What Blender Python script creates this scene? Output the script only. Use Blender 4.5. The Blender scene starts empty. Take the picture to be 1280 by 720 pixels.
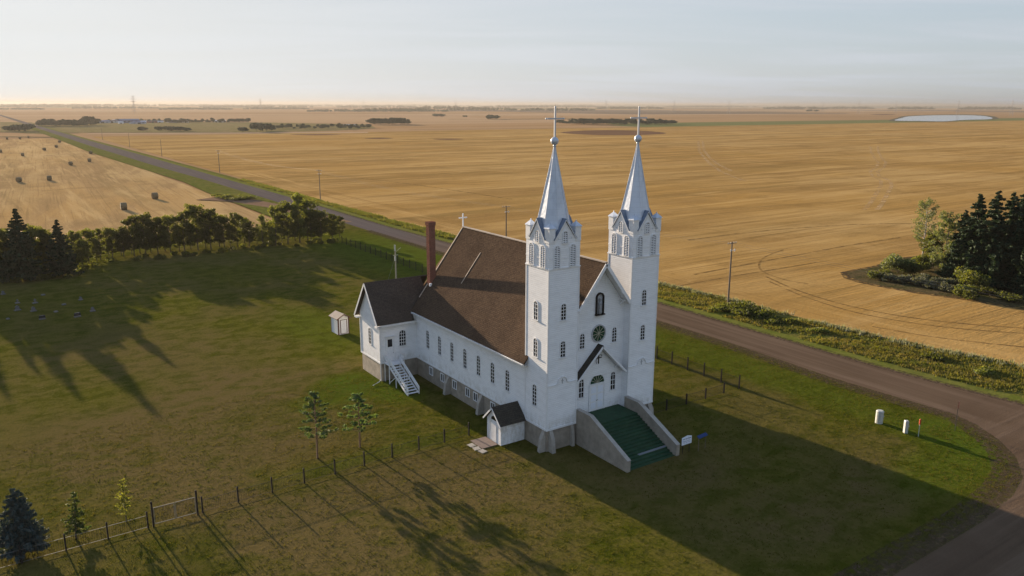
import bpy, math, random
import numpy as np
from mathutils import Vector, Matrix
random.seed(7); RNG = np.random.default_rng(11)
PI = math.pi
S = bpy.context.scene
COL = S.collection

# ------------------------------------------------------------------ camera
F = 977.459; PITCH, YAW, ROLL = [math.radians(v) for v in (13.211, 34.103, 0.207)]
CAM = Vector((-46.447, -61.971, 36.196))
fw = Vector((math.sin(YAW)*math.cos(PITCH), math.cos(YAW)*math.cos(PITCH), -math.sin(PITCH)))
_r = Vector((math.cos(YAW), -math.sin(YAW), 0)); _u = _r.cross(fw)
rt = _r*math.cos(ROLL) + _u*math.sin(ROLL); up = -_r*math.sin(ROLL) + _u*math.cos(ROLL)
cd = bpy.data.cameras.new('camera'); cam = bpy.data.objects.new('camera', cd); COL.objects.link(cam)
cd.sensor_width = 36; cd.lens = F/1280*36; cd.clip_start = 0.5; cd.clip_end = 80000
cam.matrix_world = Matrix(((rt.x, up.x, -fw.x, CAM.x), (rt.y, up.y, -fw.y, CAM.y), (rt.z, up.z, -fw.z, CAM.z), (0, 0, 0, 1)))
S.camera = cam

def gp(px, py, z=0.0):
    """point of the ground surveyed from the photograph"""
    d = fw + rt*((px-640)/F) + up*((360-py)/F)
    t = (z-CAM.z)/d.z
    return (CAM.x+d.x*t, CAM.y+d.y*t)

def hgt(px, py, ty):
    x_, y_ = gp(px, py); lo, hi = 0, 90
    for _ in range(40):
        mid = (lo+hi)/2; d = Vector((x_, y_, mid))-CAM; yy = 360-F*d.dot(up)/d.dot(fw)
        if yy > ty: lo = mid
        else: hi = mid
    return x_, y_, lo
# ------------------------------------------------------------------ light
SUN_EL, SUN_AZ = 9.0, -5.4          # azimuth from +Y towards +X
el, az = math.radians(SUN_EL), math.radians(SUN_AZ)
sd = Vector((math.sin(az)*math.cos(el), math.cos(az)*math.cos(el), math.sin(el)))
sl = bpy.data.lights.new('sun', 'SUN'); sl.energy = 5.0; sl.angle = math.radians(0.55); sl.color = (1.0, 0.80, 0.58)
so = bpy.data.objects.new('sun', sl); COL.objects.link(so); so.location = (0, 0, 60)
so.rotation_euler = sd.to_track_quat('Z', 'Y').to_euler()
W = bpy.data.worlds.new('World'); S.world = W; W.use_nodes = True
nt = W.node_tree; N = nt.nodes; Lk = nt.links
bg = N['Background']
sky = N.new('ShaderNodeTexSky'); sky.sky_type = 'NISHITA'; sky.sun_disc = False
sky.sun_elevation = el; sky.sun_rotation = az; sky.altitude = 0
sky.air_density = 1.0; sky.dust_density = 1.0; sky.ozone_density = 1.0
SKY_STR = 1.0/2**1.75
# thin streaky cloud, laid out on a high flat layer
tc = N.new('ShaderNodeTexCoord'); sx = N.new('ShaderNodeSeparateXYZ'); Lk.new(tc.outputs['Generated'], sx.inputs[0])
def wm(op, a, b=None, clamp=False):
    n = N.new('ShaderNodeMath'); n.operation = op; n.use_clamp = clamp
    for i, v in enumerate((a, b)):
        if v is None: continue
        if isinstance(v, (int, float)): n.inputs[i].default_value = v
        else: Lk.new(v, n.inputs[i])
    return n.outputs[0]
zz = wm('MAXIMUM', sx.outputs[2], 0.0)
zz = wm('ADD', zz, 0.06)
cx = wm('DIVIDE', sx.outputs[0], zz); cy = wm('DIVIDE', sx.outputs[1], zz)
# turn so the streaks lie across the view, and stretch
ca, sa = math.cos(math.radians(30)), math.sin(math.radians(30))
ux = wm('SUBTRACT', wm('MULTIPLY', cx, ca), wm('MULTIPLY', cy, sa)); uy = wm('ADD', wm('MULTIPLY', cx, sa), wm('MULTIPLY', cy, ca))
cv = N.new('ShaderNodeCombineXYZ'); Lk.new(wm('MULTIPLY', ux, 0.22), cv.inputs[0]); Lk.new(wm('MULTIPLY', uy, 0.55), cv.inputs[1])
cn = N.new('ShaderNodeTexNoise'); cn.inputs['Scale'].default_value = 1.0; cn.inputs['Detail'].default_value = 6; cn.inputs['Roughness'].default_value = 0.55; cn.inputs['Distortion'].default_value = 0.6
Lk.new(cv.outputs[0], cn.inputs['Vector'])
cr = N.new('ShaderNodeMapRange'); cr.inputs[1].default_value = 0.40; cr.inputs[2].default_value = 0.68; cr.inputs[3].default_value = 0; cr.inputs[4].default_value = 0.6; cr.interpolation_type = 'SMOOTHSTEP'
Lk.new(cn.outputs[0], cr.inputs[0])
mx = N.new('ShaderNodeMix'); mx.data_type = 'RGBA'; mx.blend_type = 'MIX'
Lk.new(cr.outputs[0], mx.inputs[0]); Lk.new(sky.outputs[0], mx.inputs[6])
bw = N.new('ShaderNodeRGBToBW'); Lk.new(sky.outputs[0], bw.inputs[0])
cm = N.new('ShaderNodeMix'); cm.data_type = 'RGBA'; cm.blend_type = 'MULTIPLY'; cm.inputs[0].default_value = 1
cb = N.new('ShaderNodeCombineColor'); 
for i in range(3): Lk.new(bw.outputs[0], cb.inputs[i])
Lk.new(cb.outputs[0], cm.inputs[6]); cm.inputs[7].default_value = (1.75, 1.55, 1.40, 1)
Lk.new(cm.outputs[2], mx.inputs[7])
hs = N.new('ShaderNodeHueSaturation'); hs.inputs['Saturation'].default_value = 0.72; Lk.new(mx.outputs[2], hs.inputs['Color'])
tn = N.new('ShaderNodeMix'); tn.data_type = 'RGBA'; tn.blend_type = 'MULTIPLY'; tn.inputs[0].default_value = 1; tn.inputs[7].default_value = (0.84, 0.97, 1.16, 1); Lk.new(hs.outputs[0], tn.inputs[6])
zr = N.new('ShaderNodeMapRange'); zr.interpolation_type = 'SMOOTHSTEP'; zr.inputs[1].default_value = 0.36; zr.inputs[2].default_value = 0.75; Lk.new(sx.outputs[2], zr.inputs[0])
zc_ = N.new('ShaderNodeMix'); zc_.data_type = 'RGBA'; zc_.inputs[6].default_value = (0.84, 0.97, 1.16, 1); zc_.inputs[7].default_value = (0.95, 1.22, 1.95, 1); Lk.new(zr.outputs[0], zc_.inputs[0]); Lk.new(zc_.outputs[2], tn.inputs[7])
# sky colour compressed by a soft cap to even out glare round the sun: c -> A c / (1 + A c / K)
EXPO = 1.5
sc_ = N.new('ShaderNodeSeparateColor'); Lk.new(tn.outputs[2], sc_.inputs[0]); cc_ = N.new('ShaderNodeCombineColor')
for i, (A_, K_) in enumerate(((0.46, 0.86), (0.53, 0.88), (0.75, 0.875))):
    v = wm('MULTIPLY', sc_.outputs[i], A_); Lk.new(wm('DIVIDE', v, wm('ADD', wm('DIVIDE', v, K_), 1.0)), cc_.inputs[i])
Lk.new(cc_.outputs[0], bg.inputs[0]); bg.inputs[1].default_value = SKY_STR
S.view_settings.view_transform = 'Standard'; S.view_settings.look = 'None'; S.view_settings.gamma = 1
S.view_settings.exposure = 1.75
S.cycles.max_bounces = 6; S.cycles.diffuse_bounces = 3; S.cycles.transparent_max_bounces = 8; S.cycles.volume_bounces = 0
S.cycles.use_denoising = True

# ------------------------------------------------------------------ materials
MATS = {}
def mat(name, col=(0.5, 0.5, 0.5), rough=0.8, vary=0.0, vscale=3.0, bump=0.0, bscale=30.0, metal=0.0, col2=None, stretch=(1, 1, 1), spec=0.3, detail=4, coords='Object', transl=0.0, rand=0.0, dirt=None):
    m = bpy.data.materials.new(name); m.use_nodes = True; MATS[name] = m
    t = m.node_tree; n = t.nodes; l = t.links; b = n['Principled BSDF']
    b.inputs['Roughness'].default_value = rough; b.inputs['Metallic'].default_value = metal
    b.inputs['Specular IOR Level'].default_value = spec
    b.inputs['Base Color'].default_value = (*col, 1)
    out = b.inputs['Base Color']
    tcn = n.new('ShaderNodeTexCoord'); mp = n.new('ShaderNodeMapping'); l.new(tcn.outputs[coords], mp.inputs[0]); mp.inputs['Scale'].default_value = stretch
    cur = None
    if vary or col2:
        no = n.new('ShaderNodeTexNoise'); no.inputs['Scale'].default_value = vscale; no.inputs['Detail'].default_value = detail; no.inputs['Roughness'].default_value = 0.6
        l.new(mp.outputs[0], no.inputs['Vector'])
        mr = n.new('ShaderNodeMapRange'); mr.inputs[1].default_value = 0.35; mr.inputs[2].default_value = 0.65; l.new(no.outputs[0], mr.inputs[0])
        mxn = n.new('ShaderNodeMix'); mxn.data_type = 'RGBA'
        l.new(mr.outputs[0], mxn.inputs[0])
        c2 = col2 or tuple(c*(1-vary) for c in col)
        mxn.inputs[6].default_value = (*col, 1); mxn.inputs[7].default_value = (*c2, 1)
        cur = mxn.outputs[2]; l.new(cur, out)
    if rand:
        oi = n.new('ShaderNodeObjectInfo'); h = n.new('ShaderNodeHueSaturation')
        mr2 = n.new('ShaderNodeMapRange'); l.new(oi.outputs['Random'], mr2.inputs[0]); mr2.inputs[3].default_value = 1-rand; mr2.inputs[4].default_value = 1+rand
        l.new(mr2.outputs[0], h.inputs['Value'])
        if cur is not None: l.new(cur, h.inputs['Color'])
        else: h.inputs['Color'].default_value = (*col, 1)
        cur = h.outputs[0]; l.new(cur, out)
    if bump:
        nb = n.new('ShaderNodeTexNoise'); nb.inputs['Scale'].default_value = bscale; nb.inputs['Detail'].default_value = 3
        l.new(mp.outputs[0], nb.inputs['Vector'])
        bp = n.new('ShaderNodeBump'); bp.inputs['Strength'].default_value = 1.0; bp.inputs['Distance'].default_value = bump
        l.new(nb.outputs[0], bp.inputs['Height']); l.new(bp.outputs[0], b.inputs['Normal'])
    if transl:
        tr = n.new('ShaderNodeBsdfTranslucent'); ms = n.new('ShaderNodeMixShader'); ms.inputs[0].default_value = transl
        if cur is not None:
            g = n.new('ShaderNodeMix'); g.data_type = 'RGBA'; g.blend_type = 'MULTIPLY'; g.inputs[0].default_value = 1; l.new(cur, g.inputs[6]); g.inputs[7].default_value = (1.8, 1.7, 0.7, 1); l.new(g.outputs[2], tr.inputs[0])
        else: tr.inputs[0].default_value = (*[min(1, c*k) for c, k in zip(col, (1.8, 1.7, .7))], 1)
        l.new(b.outputs[0], ms.inputs[1]); l.new(tr.outputs[0], ms.inputs[2]); l.new(ms.outputs[0], n['Material Output'].inputs[0])
    return m

def fray(m, scale=.25, lo=.42, hi=.62):
    t = m.node_tree; o_ = t.nodes['Material Output']; s_ = o_.inputs[0].links[0].from_socket; tp = t.nodes.new('ShaderNodeBsdfTransparent'); mxs = t.nodes.new('ShaderNodeMixShader')
    c_ = t.nodes.new('ShaderNodeTexCoord'); n_2 = t.nodes.new('ShaderNodeTexNoise'); n_2.inputs['Scale'].default_value = scale; n_2.inputs['Detail'].default_value = 5; n_2.inputs['Roughness'].default_value = .7; t.links.new(c_.outputs['Object'], n_2.inputs['Vector'])
    r_ = t.nodes.new('ShaderNodeMapRange'); r_.inputs[1].default_value = lo; r_.inputs[2].default_value = hi; t.links.new(n_2.outputs[0], r_.inputs[0])
    t.links.new(r_.outputs[0], mxs.inputs[0]); t.links.new(tp.outputs[0], mxs.inputs[1]); t.links.new(s_, mxs.inputs[2]); t.links.new(mxs.outputs[0], o_.inputs[0]); return m
class NB:
    """small node-graph helper"""
    def __init__(s, name):
        s.m = bpy.data.materials.new(name); s.m.use_nodes = True; s.t = s.m.node_tree; s.n = s.t.nodes; s.l = s.t.links; s.b = s.n['Principled BSDF']
        s.tc = s.n.new('ShaderNodeTexCoord').outputs['Object']; MATS[name] = s.m
        s.b.inputs['Specular IOR Level'].default_value = 0.0; s.b.inputs['Roughness'].default_value = 1.0
    def setin(s, sock, v):
        if isinstance(v, (int, float)): sock.default_value = v
        elif isinstance(v, tuple): sock.default_value = (*v, 1) if len(v) == 3 and sock.type == 'RGBA' else v
        else: s.l.new(v, sock)
    def noise(s, scale, stretch=(1, 1, 1), detail=4, rough=0.6, dist=0.0, rot=0.0, off=(0, 0, 0), vec=None):
        mp = s.n.new('ShaderNodeMapping'); s.l.new(vec or s.tc, mp.inputs[0]); mp.inputs['Rotation'].default_value = (0, 0, rot); mp.inputs['Location'].default_value = off
        mp2 = s.n.new('ShaderNodeMapping'); s.l.new(mp.outputs[0], mp2.inputs[0]); mp2.inputs['Scale'].default_value = stretch
        no = s.n.new('ShaderNodeTexNoise'); no.inputs['Scale'].default_value = scale; no.inputs['Detail'].default_value = detail; no.inputs['Roughness'].default_value = rough; no.inputs['Distortion'].default_value = dist
        s.l.new(mp2.outputs[0], no.inputs['Vector']); return no.outputs[0]
    def ramp(s, v, a, b, lo=0.0, hi=1.0, smooth=True):
        mr = s.n.new('ShaderNodeMapRange'); mr.interpolation_type = 'SMOOTHSTEP' if smooth else 'LINEAR'
        s.setin(mr.inputs[0], v); mr.inputs[1].default_value = a; mr.inputs[2].default_value = b; mr.inputs[3].default_value = lo; mr.inputs[4].default_value = hi
        return mr.outputs[0]
    def math(s, op, a, b=0.0, clamp=False):
        m = s.n.new('ShaderNodeMath'); m.operation = op; m.use_clamp = clamp; s.setin(m.inputs[0], a); s.setin(m.inputs[1], b); return m.outputs[0]
    def mix(s, f, a, b, mode='MIX'):
        m = s.n.new('ShaderNodeMix'); m.data_type = 'RGBA'; m.blend_type = mode; m.clamp_factor = True
        s.setin(m.inputs[0], f); s.setin(m.inputs[6], a); s.setin(m.inputs[7], b); return m.outputs[2]
    def xyz(s):
        q = s.n.new('ShaderNodeSeparateXYZ'); s.l.new(s.tc, q.inputs[0]); return q.outputs
    def spot(s, x, y, rx, ry, soft=0.5, rot=0.0):
        """1 inside an ellipse about (x, y), fading out"""
        mp = s.n.new('ShaderNodeMapping'); mp.vector_type = 'TEXTURE'; s.l.new(s.tc, mp.inputs[0])
        mp.inputs['Location'].default_value = (x, y, 0); mp.inputs['Rotation'].default_value = (0, 0, rot); mp.inputs['Scale'].default_value = (rx, ry, 1000)
        v = s.n.new('ShaderNodeVectorMath'); v.operation = 'LENGTH'; s.l.new(mp.outputs[0], v.inputs[0])
        return s.ramp(v.outputs['Value'], 1-soft, 1+soft, 1, 0)
    gain = 1.0
    def color(s, c): s.setin(s.b.inputs['Base Color'], c if s.gain == 1.0 else s.mix(1.0, c, (s.gain,)*3, 'MULTIPLY'))
    def bump(s, h, dist, prev=None):
        b = s.n.new('ShaderNodeBump'); b.inputs['Distance'].default_value = dist; b.inputs['Strength'].default_value = 1; s.l.new(h, b.inputs['Height'])
        if prev: s.l.new(prev, b.inputs['Normal'])
        s.l.new(b.outputs[0], s.b.inputs['Normal']); return b.outputs[0]

# white clapboard siding: sawtooth across the height
def siding(name, col, period=0.21, depth=0.018):
    q = NB(name); z = q.xyz()[2]
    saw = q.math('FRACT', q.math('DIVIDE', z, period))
    d = q.noise(0.7, (1, 1, 3), 5); d2 = q.noise(6, (1, 1, 0.12), 3)
    c = q.mix(q.math('MULTIPLY', q.ramp(d, 0.42, 0.66), 0.45), col, tuple(x*0.82 for x in col))
    c = q.mix(q.math('MULTIPLY', q.ramp(d2, 0.55, 0.8), 0.3), c, tuple(x*k for x, k in zip(col, (.80, .78, .74))))
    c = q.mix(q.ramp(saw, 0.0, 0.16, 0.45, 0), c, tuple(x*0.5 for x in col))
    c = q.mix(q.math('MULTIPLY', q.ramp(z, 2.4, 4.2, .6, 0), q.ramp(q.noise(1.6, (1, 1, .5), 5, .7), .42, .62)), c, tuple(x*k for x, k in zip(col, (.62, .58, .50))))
    q.color(c); q.b.inputs['Roughness'].default_value = 0.55
    q.bump(q.math('SUBTRACT', 1.0, saw), depth)
    return q.m
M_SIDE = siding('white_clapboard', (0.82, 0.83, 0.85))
M_TRIM = mat('white_trim_paint', (0.78, 0.79, 0.81), 0.5, vary=0.12, vscale=4)
M_GREYTRIM = mat('grey_trim_paint', (0.42, 0.43, 0.45), 0.6, vary=0.15)
M_GLASS = mat('window_glass', (0.012, 0.014, 0.018), 0.12, spec=0.5)
M_DARK = mat('dark_recess', (0.02, 0.02, 0.025), 0.8)
M_CONC = mat('weathered_concrete', (0.34, 0.30, 0.25), 0.9, vary=0.3, vscale=1.2, bump=0.02, bscale=12, detail=7)
M_CONCL = mat('pale_concrete', (0.38, 0.35, 0.31), 0.9, vary=0.22, vscale=1.5, bump=0.01, bscale=20, detail=7)
M_CARPET = mat('green_outdoor_carpet', (0.017, 0.062, 0.030), 0.95, vary=0.3, vscale=1.5, bump=0.01, bscale=60)
M_BRICK = None
def brick():
    q = NB('red_chimney_brick'); bt = q.n.new('ShaderNodeTexBrick'); 
    x, y, z = q.xyz(); cvn = q.n.new('ShaderNodeCombineXYZ'); q.l.new(q.math('ADD', x, y), cvn.inputs[0]); q.l.new(z, cvn.inputs[1]); q.l.new(cvn.outputs[0], bt.inputs['Vector'])
    bt.inputs['Color1'].default_value = (0.17, 0.06, 0.042, 1); bt.inputs['Color2'].default_value = (0.12, 0.045, 0.034, 1); bt.inputs['Mortar'].default_value = (0.24, 0.17, 0.14, 1)
    bt.inputs['Scale'].default_value = 1; bt.inputs['Brick Width'].default_value = 0.24; bt.inputs['Row Height'].default_value = 0.085; bt.inputs['Mortar Size'].default_value = 0.009
    q.color(q.mix(q.ramp(q.noise(1.5), 0.4, 0.7, 0, 0.45), bt.outputs[0], (0.09, 0.045, 0.035))); return q.m
M_BRICK = brick()
def shingles(name, c1, c2, dark, horiz='y'):
    q = NB(name); x, y, z = q.xyz()
    bt = q.n.new('ShaderNodeTexBrick'); cvn = q.n.new('ShaderNodeCombineXYZ'); q.l.new(y if horiz == 'y' else x, cvn.inputs[0]); q.l.new(z, cvn.inputs[1]); q.l.new(cvn.outputs[0], bt.inputs['Vector'])
    bt.inputs['Color1'].default_value = (*c1, 1); bt.inputs['Color2'].default_value = (*c2, 1); bt.inputs['Mortar'].default_value = (*dark, 1)
    bt.inputs['Scale'].default_value = 1; bt.inputs['Brick Width'].default_value = 0.35; bt.inputs['Row Height'].default_value = 0.17; bt.inputs['Mortar Size'].default_value = 0.012; bt.inputs['Bias'].default_value = -0.1
    big = q.noise(0.35, detail=6); c = q.mix(q.ramp(big, 0.4, 0.68, 0, 0.55), bt.outputs[0], dark)
    fine = q.noise(7, detail=3, off=(5, 2, 1)); c = q.mix(q.ramp(fine, 0.35, 0.75, 0, 0.5), c, tuple(k*1.5 for k in c1))
    q.color(c); q.b.inputs['Roughness'].default_value = 0.95
    saw = q.math('FRACT', q.math('DIVIDE', z, 0.17))
    h = q.math('ADD', q.math('MULTIPLY', q.math('SUBTRACT', 1.0, saw), 0.6), q.noise(9, detail=2)); q.bump(h, 0.03)
    return q.m
M_ROOF = shingles('brown_wood_shingles', (0.088, 0.061, 0.042), (0.060, 0.042, 0.030), (0.035, 0.025, 0.019))
M_ROOFX = shingles('dark_brown_shingles', (0.075, 0.060, 0.050), (0.055, 0.045, 0.038), (0.035, 0.030, 0.026), 'x')
M_ROOFD = shingles('charcoal_shingles', (0.055, 0.050, 0.042), (0.04, 0.037, 0.032), (0.027, 0.025, 0.022), 'x')
def metal_spire():
    q = NB('pale_metal_sheet'); x, y, z = q.xyz()
    f = q.ramp(q.noise(1.4, (1, 1, .4), 5), 0.4, 0.7); c = q.mix(f, (0.56, 0.60, 0.67), (0.47, 0.51, 0.58))
    saw = q.math('FRACT', q.math('DIVIDE', z, 0.55)); c = q.mix(q.ramp(saw, 0, 0.07, 0.45, 0), c, (0.32, 0.33, 0.36))
    q.color(c); q.b.inputs['Roughness'].default_value = 0.38; q.b.inputs['Metallic'].default_value = 0.3; q.bump(q.noise(3, detail=3), 0.02); return q.m
M_SPIRE = metal_spire()
M_SPIREBASE = mat('slate_blue_sheet', (0.15, 0.19, 0.26), 0.55, vary=0.2)
M_SILVER = mat('silver_paint', (0.50, 0.51, 0.54), 0.5, metal=0.1)
M_LEDGE = mat('bleached_ridge_cap', (0.40, 0.33, 0.27), 0.8, vary=0.2)
M_IRON = mat('dark_painted_iron', (0.025, 0.021, 0.019), 0.8, spec=.1)
M_GALV = mat('galvanised_rail', (0.15, 0.145, 0.135), 0.7)
M_WOOD = mat('weathered_pole_wood', (0.20, 0.155, 0.115), 0.9, vary=0.3, vscale=5, stretch=(1, 1, .1))
M_PORC = mat('porcelain_insulator', (0.6, 0.58, 0.56), 0.3)
M_TRUNK = mat('grey_brown_bark', (0.12, 0.095, 0.07), 0.95, vary=0.35, vscale=6, stretch=(1, 1, .2))
M_BIRCH = mat('pale_birch_bark', (0.5, 0.46, 0.40), 0.85, vary=0.5, vscale=4, stretch=(1, 1, 3))
M_PINEBARK = mat('orange_brown_bark', (0.22, 0.13, 0.08), 0.95, vary=0.3, vscale=6)
M_LEAF = mat('broad_leaf_green', (0.048, 0.062, 0.015), 0.6, col2=(0.078, 0.082, 0.020), vscale=0.6, transl=0.56, rand=0.2)
M_LEAFY = mat('yellow_green_leaf', (0.085, 0.11, 0.022), 0.6, col2=(0.12, 0.125, 0.028), vscale=0.7, transl=0.45, rand=0.15)
M_BIRCHL = mat('birch_leaf', (0.085, 0.11, 0.045), 0.6, col2=(0.12, 0.135, 0.055), vscale=0.7, transl=0.4)
M_SPRUCE = mat('spruce_needles', (0.016, 0.034, 0.016), 0.8, col2=(0.030, 0.05, 0.020), vscale=0.8, transl=0.12, rand=0.2)
M_BLUES = mat('blue_spruce_needles', (0.040, 0.062, 0.060), 0.8, col2=(0.065, 0.09, 0.088), vscale=1.5, transl=0.1)
M_PINE = mat('pine_needles', (0.05, 0.085, 0.03), 0.8, col2=(0.085, 0.12, 0.045), vscale=1.2, transl=0.25, rand=0.1)
M_SAGE = mat('silvery_shrub_leaf', (0.115, 0.115, 0.085), 0.8, col2=(0.07, 0.08, 0.045), vscale=1.2, transl=0.25, rand=0.2)
M_FARWOOD = mat('far_woodland_foliage', (0.055, 0.07, 0.035), 0.9, col2=(0.035, 0.05, 0.028), vscale=0.05)
M_BALE = mat('straw_bale', (0.22, 0.165, 0.09), 0.95, vary=0.35, vscale=3, bump=0.06, bscale=6)
M_BALEEND = mat('straw_bale_end', (0.24, 0.18, 0.10), 0.95, vary=0.3, vscale=3, bump=0.04, bscale=8)
M_STONE = mat('grey_granite', (0.12, 0.12, 0.13), 0.6, vary=0.3, vscale=3)
M_STONED = mat('black_granite', (0.03, 0.03, 0.035), 0.25)
M_BROWNTRIM = mat('dark_brown_trim', (0.10, 0.045, 0.035), 0.7)
M_ORANGE = mat('orange_plastic', (0.45, 0.06, 0.02), 0.6)
M_BLUE = mat('blue_sign_paint', (0.012, 0.035, 0.13), 0.7, vary=0.15)
M_INK = mat('dark_blue_lettering', (0.03, 0.05, 0.16), 0.6)
M_SIGNW = mat('white_sign_face', (0.72, 0.76, 0.84), 0.5)
M_RED = mat('red_sign_paint', (0.14, 0.03, 0.025), 0.5)
M_WHITEM = mat('white_weathered_metal', (0.46, 0.47, 0.44), 0.5, vary=0.25, vscale=4)
M_STATUE = mat('grey_statue_stone', (0.35, 0.36, 0.38), 0.8, vary=0.3, vscale=5)
M_GREENG = mat('green_glass', (0.02, 0.06, 0.035), 0.2)
M_AMBER = mat('pale_glazing_bar', (0.36, 0.34, 0.26), 0.6)

# ------------------------------------------------------------------ mesh builder
class MB:
    def __init__(s): s.v = []; s.f = []
    def face(s, pts):
        i = len(s.v); s.v += [tuple(p) for p in pts]; s.f.append(tuple(range(i, i+len(pts)))); return s
    def add(s, vs, fs):
        i = len(s.v); s.v += [tuple(p) for p in vs]; s.f += [tuple(i+k for k in f) for f in fs]; return s
    def box(s, x0, x1, y0, y1, z0, z1):
        return s.add([(x0, y0, z0), (x1, y0, z0), (x1, y1, z0), (x0, y1, z0), (x0, y0, z1), (x1, y0, z1), (x1, y1, z1), (x0, y1, z1)],
                     [(0, 3, 2, 1), (4, 5, 6, 7), (0, 1, 5, 4), (1, 2, 6, 5), (2, 3, 7, 6), (3, 0, 4, 7)])
    def obox(s, o, U, V, Nn, u0, u1, v0, v1, n0, n1):
        o, U, V, Nn = Vector(o), Vector(U), Vector(V), Vector(Nn)
        P = [o+U*a+V*b+Nn*c for c in (n0, n1) for (a, b) in ((u0, v0), (u1, v0), (u1, v1), (u0, v1))]
        return s.add(P, [(0, 3, 2, 1), (4, 5, 6, 7), (0, 1, 5, 4), (1, 2, 6, 5), (2, 3, 7, 6), (3, 0, 4, 7)])
    def slab(s, o, U, V, Nn, poly, n0, n1):
        """polygon in (u, v) extruded n0..n1 along Nn"""
        o, U, V, Nn = Vector(o), Vector(U), Vector(V), Vector(Nn); k = len(poly)
        vs = [o+U*a+V*b+Nn*n0 for a, b in poly] + [o+U*a+V*b+Nn*n1 for a, b in poly]
        fs = [tuple(range(k-1, -1, -1)), tuple(range(k, 2*k))] + [(i, (i+1) % k, k+(i+1) % k, k+i) for i in range(k)]
        return s.add(vs, fs)
    def bar(s, a, b, w, h=None, upv=(0, 0, 1)):
        a, b = Vector(a), Vector(b); d = (b-a).normalized(); h = h or w
        x = d.cross(Vector(upv)); 
        if x.length < 1e-3: x = d.cross(Vector((0, 1, 0)))
        x.normalize(); y = x.cross(d)
        P = [p+x*i*w/2+y*j*h/2 for p in (a, b) for i, j in ((-1, -1), (1, -1), (1, 1), (-1, 1))]
        return s.add(P, [(0, 1, 2, 3), (7, 6, 5, 4), (0, 4, 5, 1), (1, 5, 6, 2), (2, 6, 7, 3), (3, 7, 4, 0)])
    def tube(s, pts, rad, n=7, cap=True):
        pts = [Vector(p) for p in pts]; rad = rad if isinstance(rad, (list, tuple)) else [rad]*len(pts)
        i0 = len(s.v); prevx = None
        for k, p in enumerate(pts):
            d = (pts[min(k+1, len(pts)-1)]-pts[max(k-1, 0)]).normalized()
            x = prevx or Vector((1, 0, 0)) if abs(d.x) < .9 else Vector((0, 1, 0)); x = (x-d*x.dot(d)).normalized(); y = d.cross(x)
            for j in range(n):
                a = 2*PI*j/n; q = p+x*math.cos(a)*rad[k]+y*math.sin(a)*rad[k]; s.v.append(tuple(q))
        for k in range(len(pts)-1):
            for j in range(n):
                a = i0+k*n+j; b = i0+k*n+(j+1) % n; s.f.append((a, b, b+n, a+n))
        if cap: s.f.append(tuple(i0+j for j in range(n-1, -1, -1))); s.f.append(tuple(i0+(len(pts)-1)*n+j for j in range(n)))
        return s
    def ball(s, c, r, n=12, m=8, sq=(1, 1, 1)):
        i0 = len(s.v); vs = []; fs = []
        for a in range(1, m):
            t = PI*a/m
            for b in range(n): vs.append((c[0]+r*sq[0]*math.sin(t)*math.cos(2*PI*b/n), c[1]+r*sq[1]*math.sin(t)*math.sin(2*PI*b/n), c[2]+r*sq[2]*math.cos(t)))
        vs += [(c[0], c[1], c[2]+r*sq[2]), (c[0], c[1], c[2]-r*sq[2])]
        for a in range(m-2):
            for b in range(n): fs.append((a*n+b, a*n+(b+1) % n, (a+1)*n+(b+1) % n, (a+1)*n+b)[::-1])
        T = len(vs)-2
        for b in range(n): fs.append((T, b, (b+1) % n)); fs.append((T+1, (m-2)*n+(b+1) % n, (m-2)*n+b))
        return s.add(vs, fs)
    def build(s, name, m, parent=None, smooth=False, origin=None):
        me = bpy.data.meshes.new(name); vs = s.v
        if origin: vs = [(x-origin[0], y-origin[1], z-origin[2]) for x, y, z in s.v]
        me.from_pydata(vs, [], s.f)
        for mm in (m if isinstance(m, (list, tuple)) else [m]): me.materials.append(mm)
        if smooth: me.shade_smooth()
        me.update(); o = bpy.data.objects.new(name, me); COL.objects.link(o)
        if origin: o.location = origin
        if parent: o.parent = parent
        return o

def npmesh(name, V, nq, m, parent=None, vert=4):
    """V: (nfaces*vert, 3) array"""
    me = bpy.data.meshes.new(name); nv = len(V); nf = nv//vert
    me.vertices.add(nv); me.vertices.foreach_set('co', np.asarray(V, dtype=np.float32).ravel())
    me.loops.add(nv); me.loops.foreach_set('vertex_index', np.arange(nv, dtype=np.int32))
    me.polygons.add(nf); me.polygons.foreach_set('loop_start', np.arange(0, nv, vert, dtype=np.int32))
    try: me.polygons.foreach_set('loop_total', np.full(nf, vert, dtype=np.int32))
    except Exception: pass
    me.materials.append(m); me.update(calc_edges=True); me.validate()
    o = bpy.data.objects.new(name, me); COL.objects.link(o)
    if parent: o.parent = parent
    return o

def tag(o, label=None, cat=None, group=None, kind=None):
    if label: o['label'] = label
    if cat: o['category'] = cat
    if group: o['group'] = group
    if kind: o['kind'] = kind
    return o
def thing(name, label, cat, loc=(0, 0, 0), rz=0.0, group=None):
    o = bpy.data.objects.new(name, None); COL.objects.link(o); o.empty_display_size = 0.3
    o.location = loc; o.rotation_euler = (0, 0, rz); return tag(o, label, cat, group)
def copy_tree(o, parent=None):
    c = o.copy(); COL.objects.link(c)
    if parent is not None: c.parent = parent
    for ch in list(KIDS.get(o.name, [])) or [k for k in o.children]: copy_tree(ch, c)
    return c
KIDS = {}
def place(src, first, loc, rz=0, sc=1.0, label=None, group=None):
    """first placement moves the prototype itself; later ones copy it"""
    o = src if first else copy_tree(src)
    o.location = loc; o.rotation_euler = (0, 0, rz); o.scale = (sc, sc, sc) if not isinstance(sc, tuple) else sc
    if label: o['label'] = label
    if group: o['group'] = group
    return o
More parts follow.
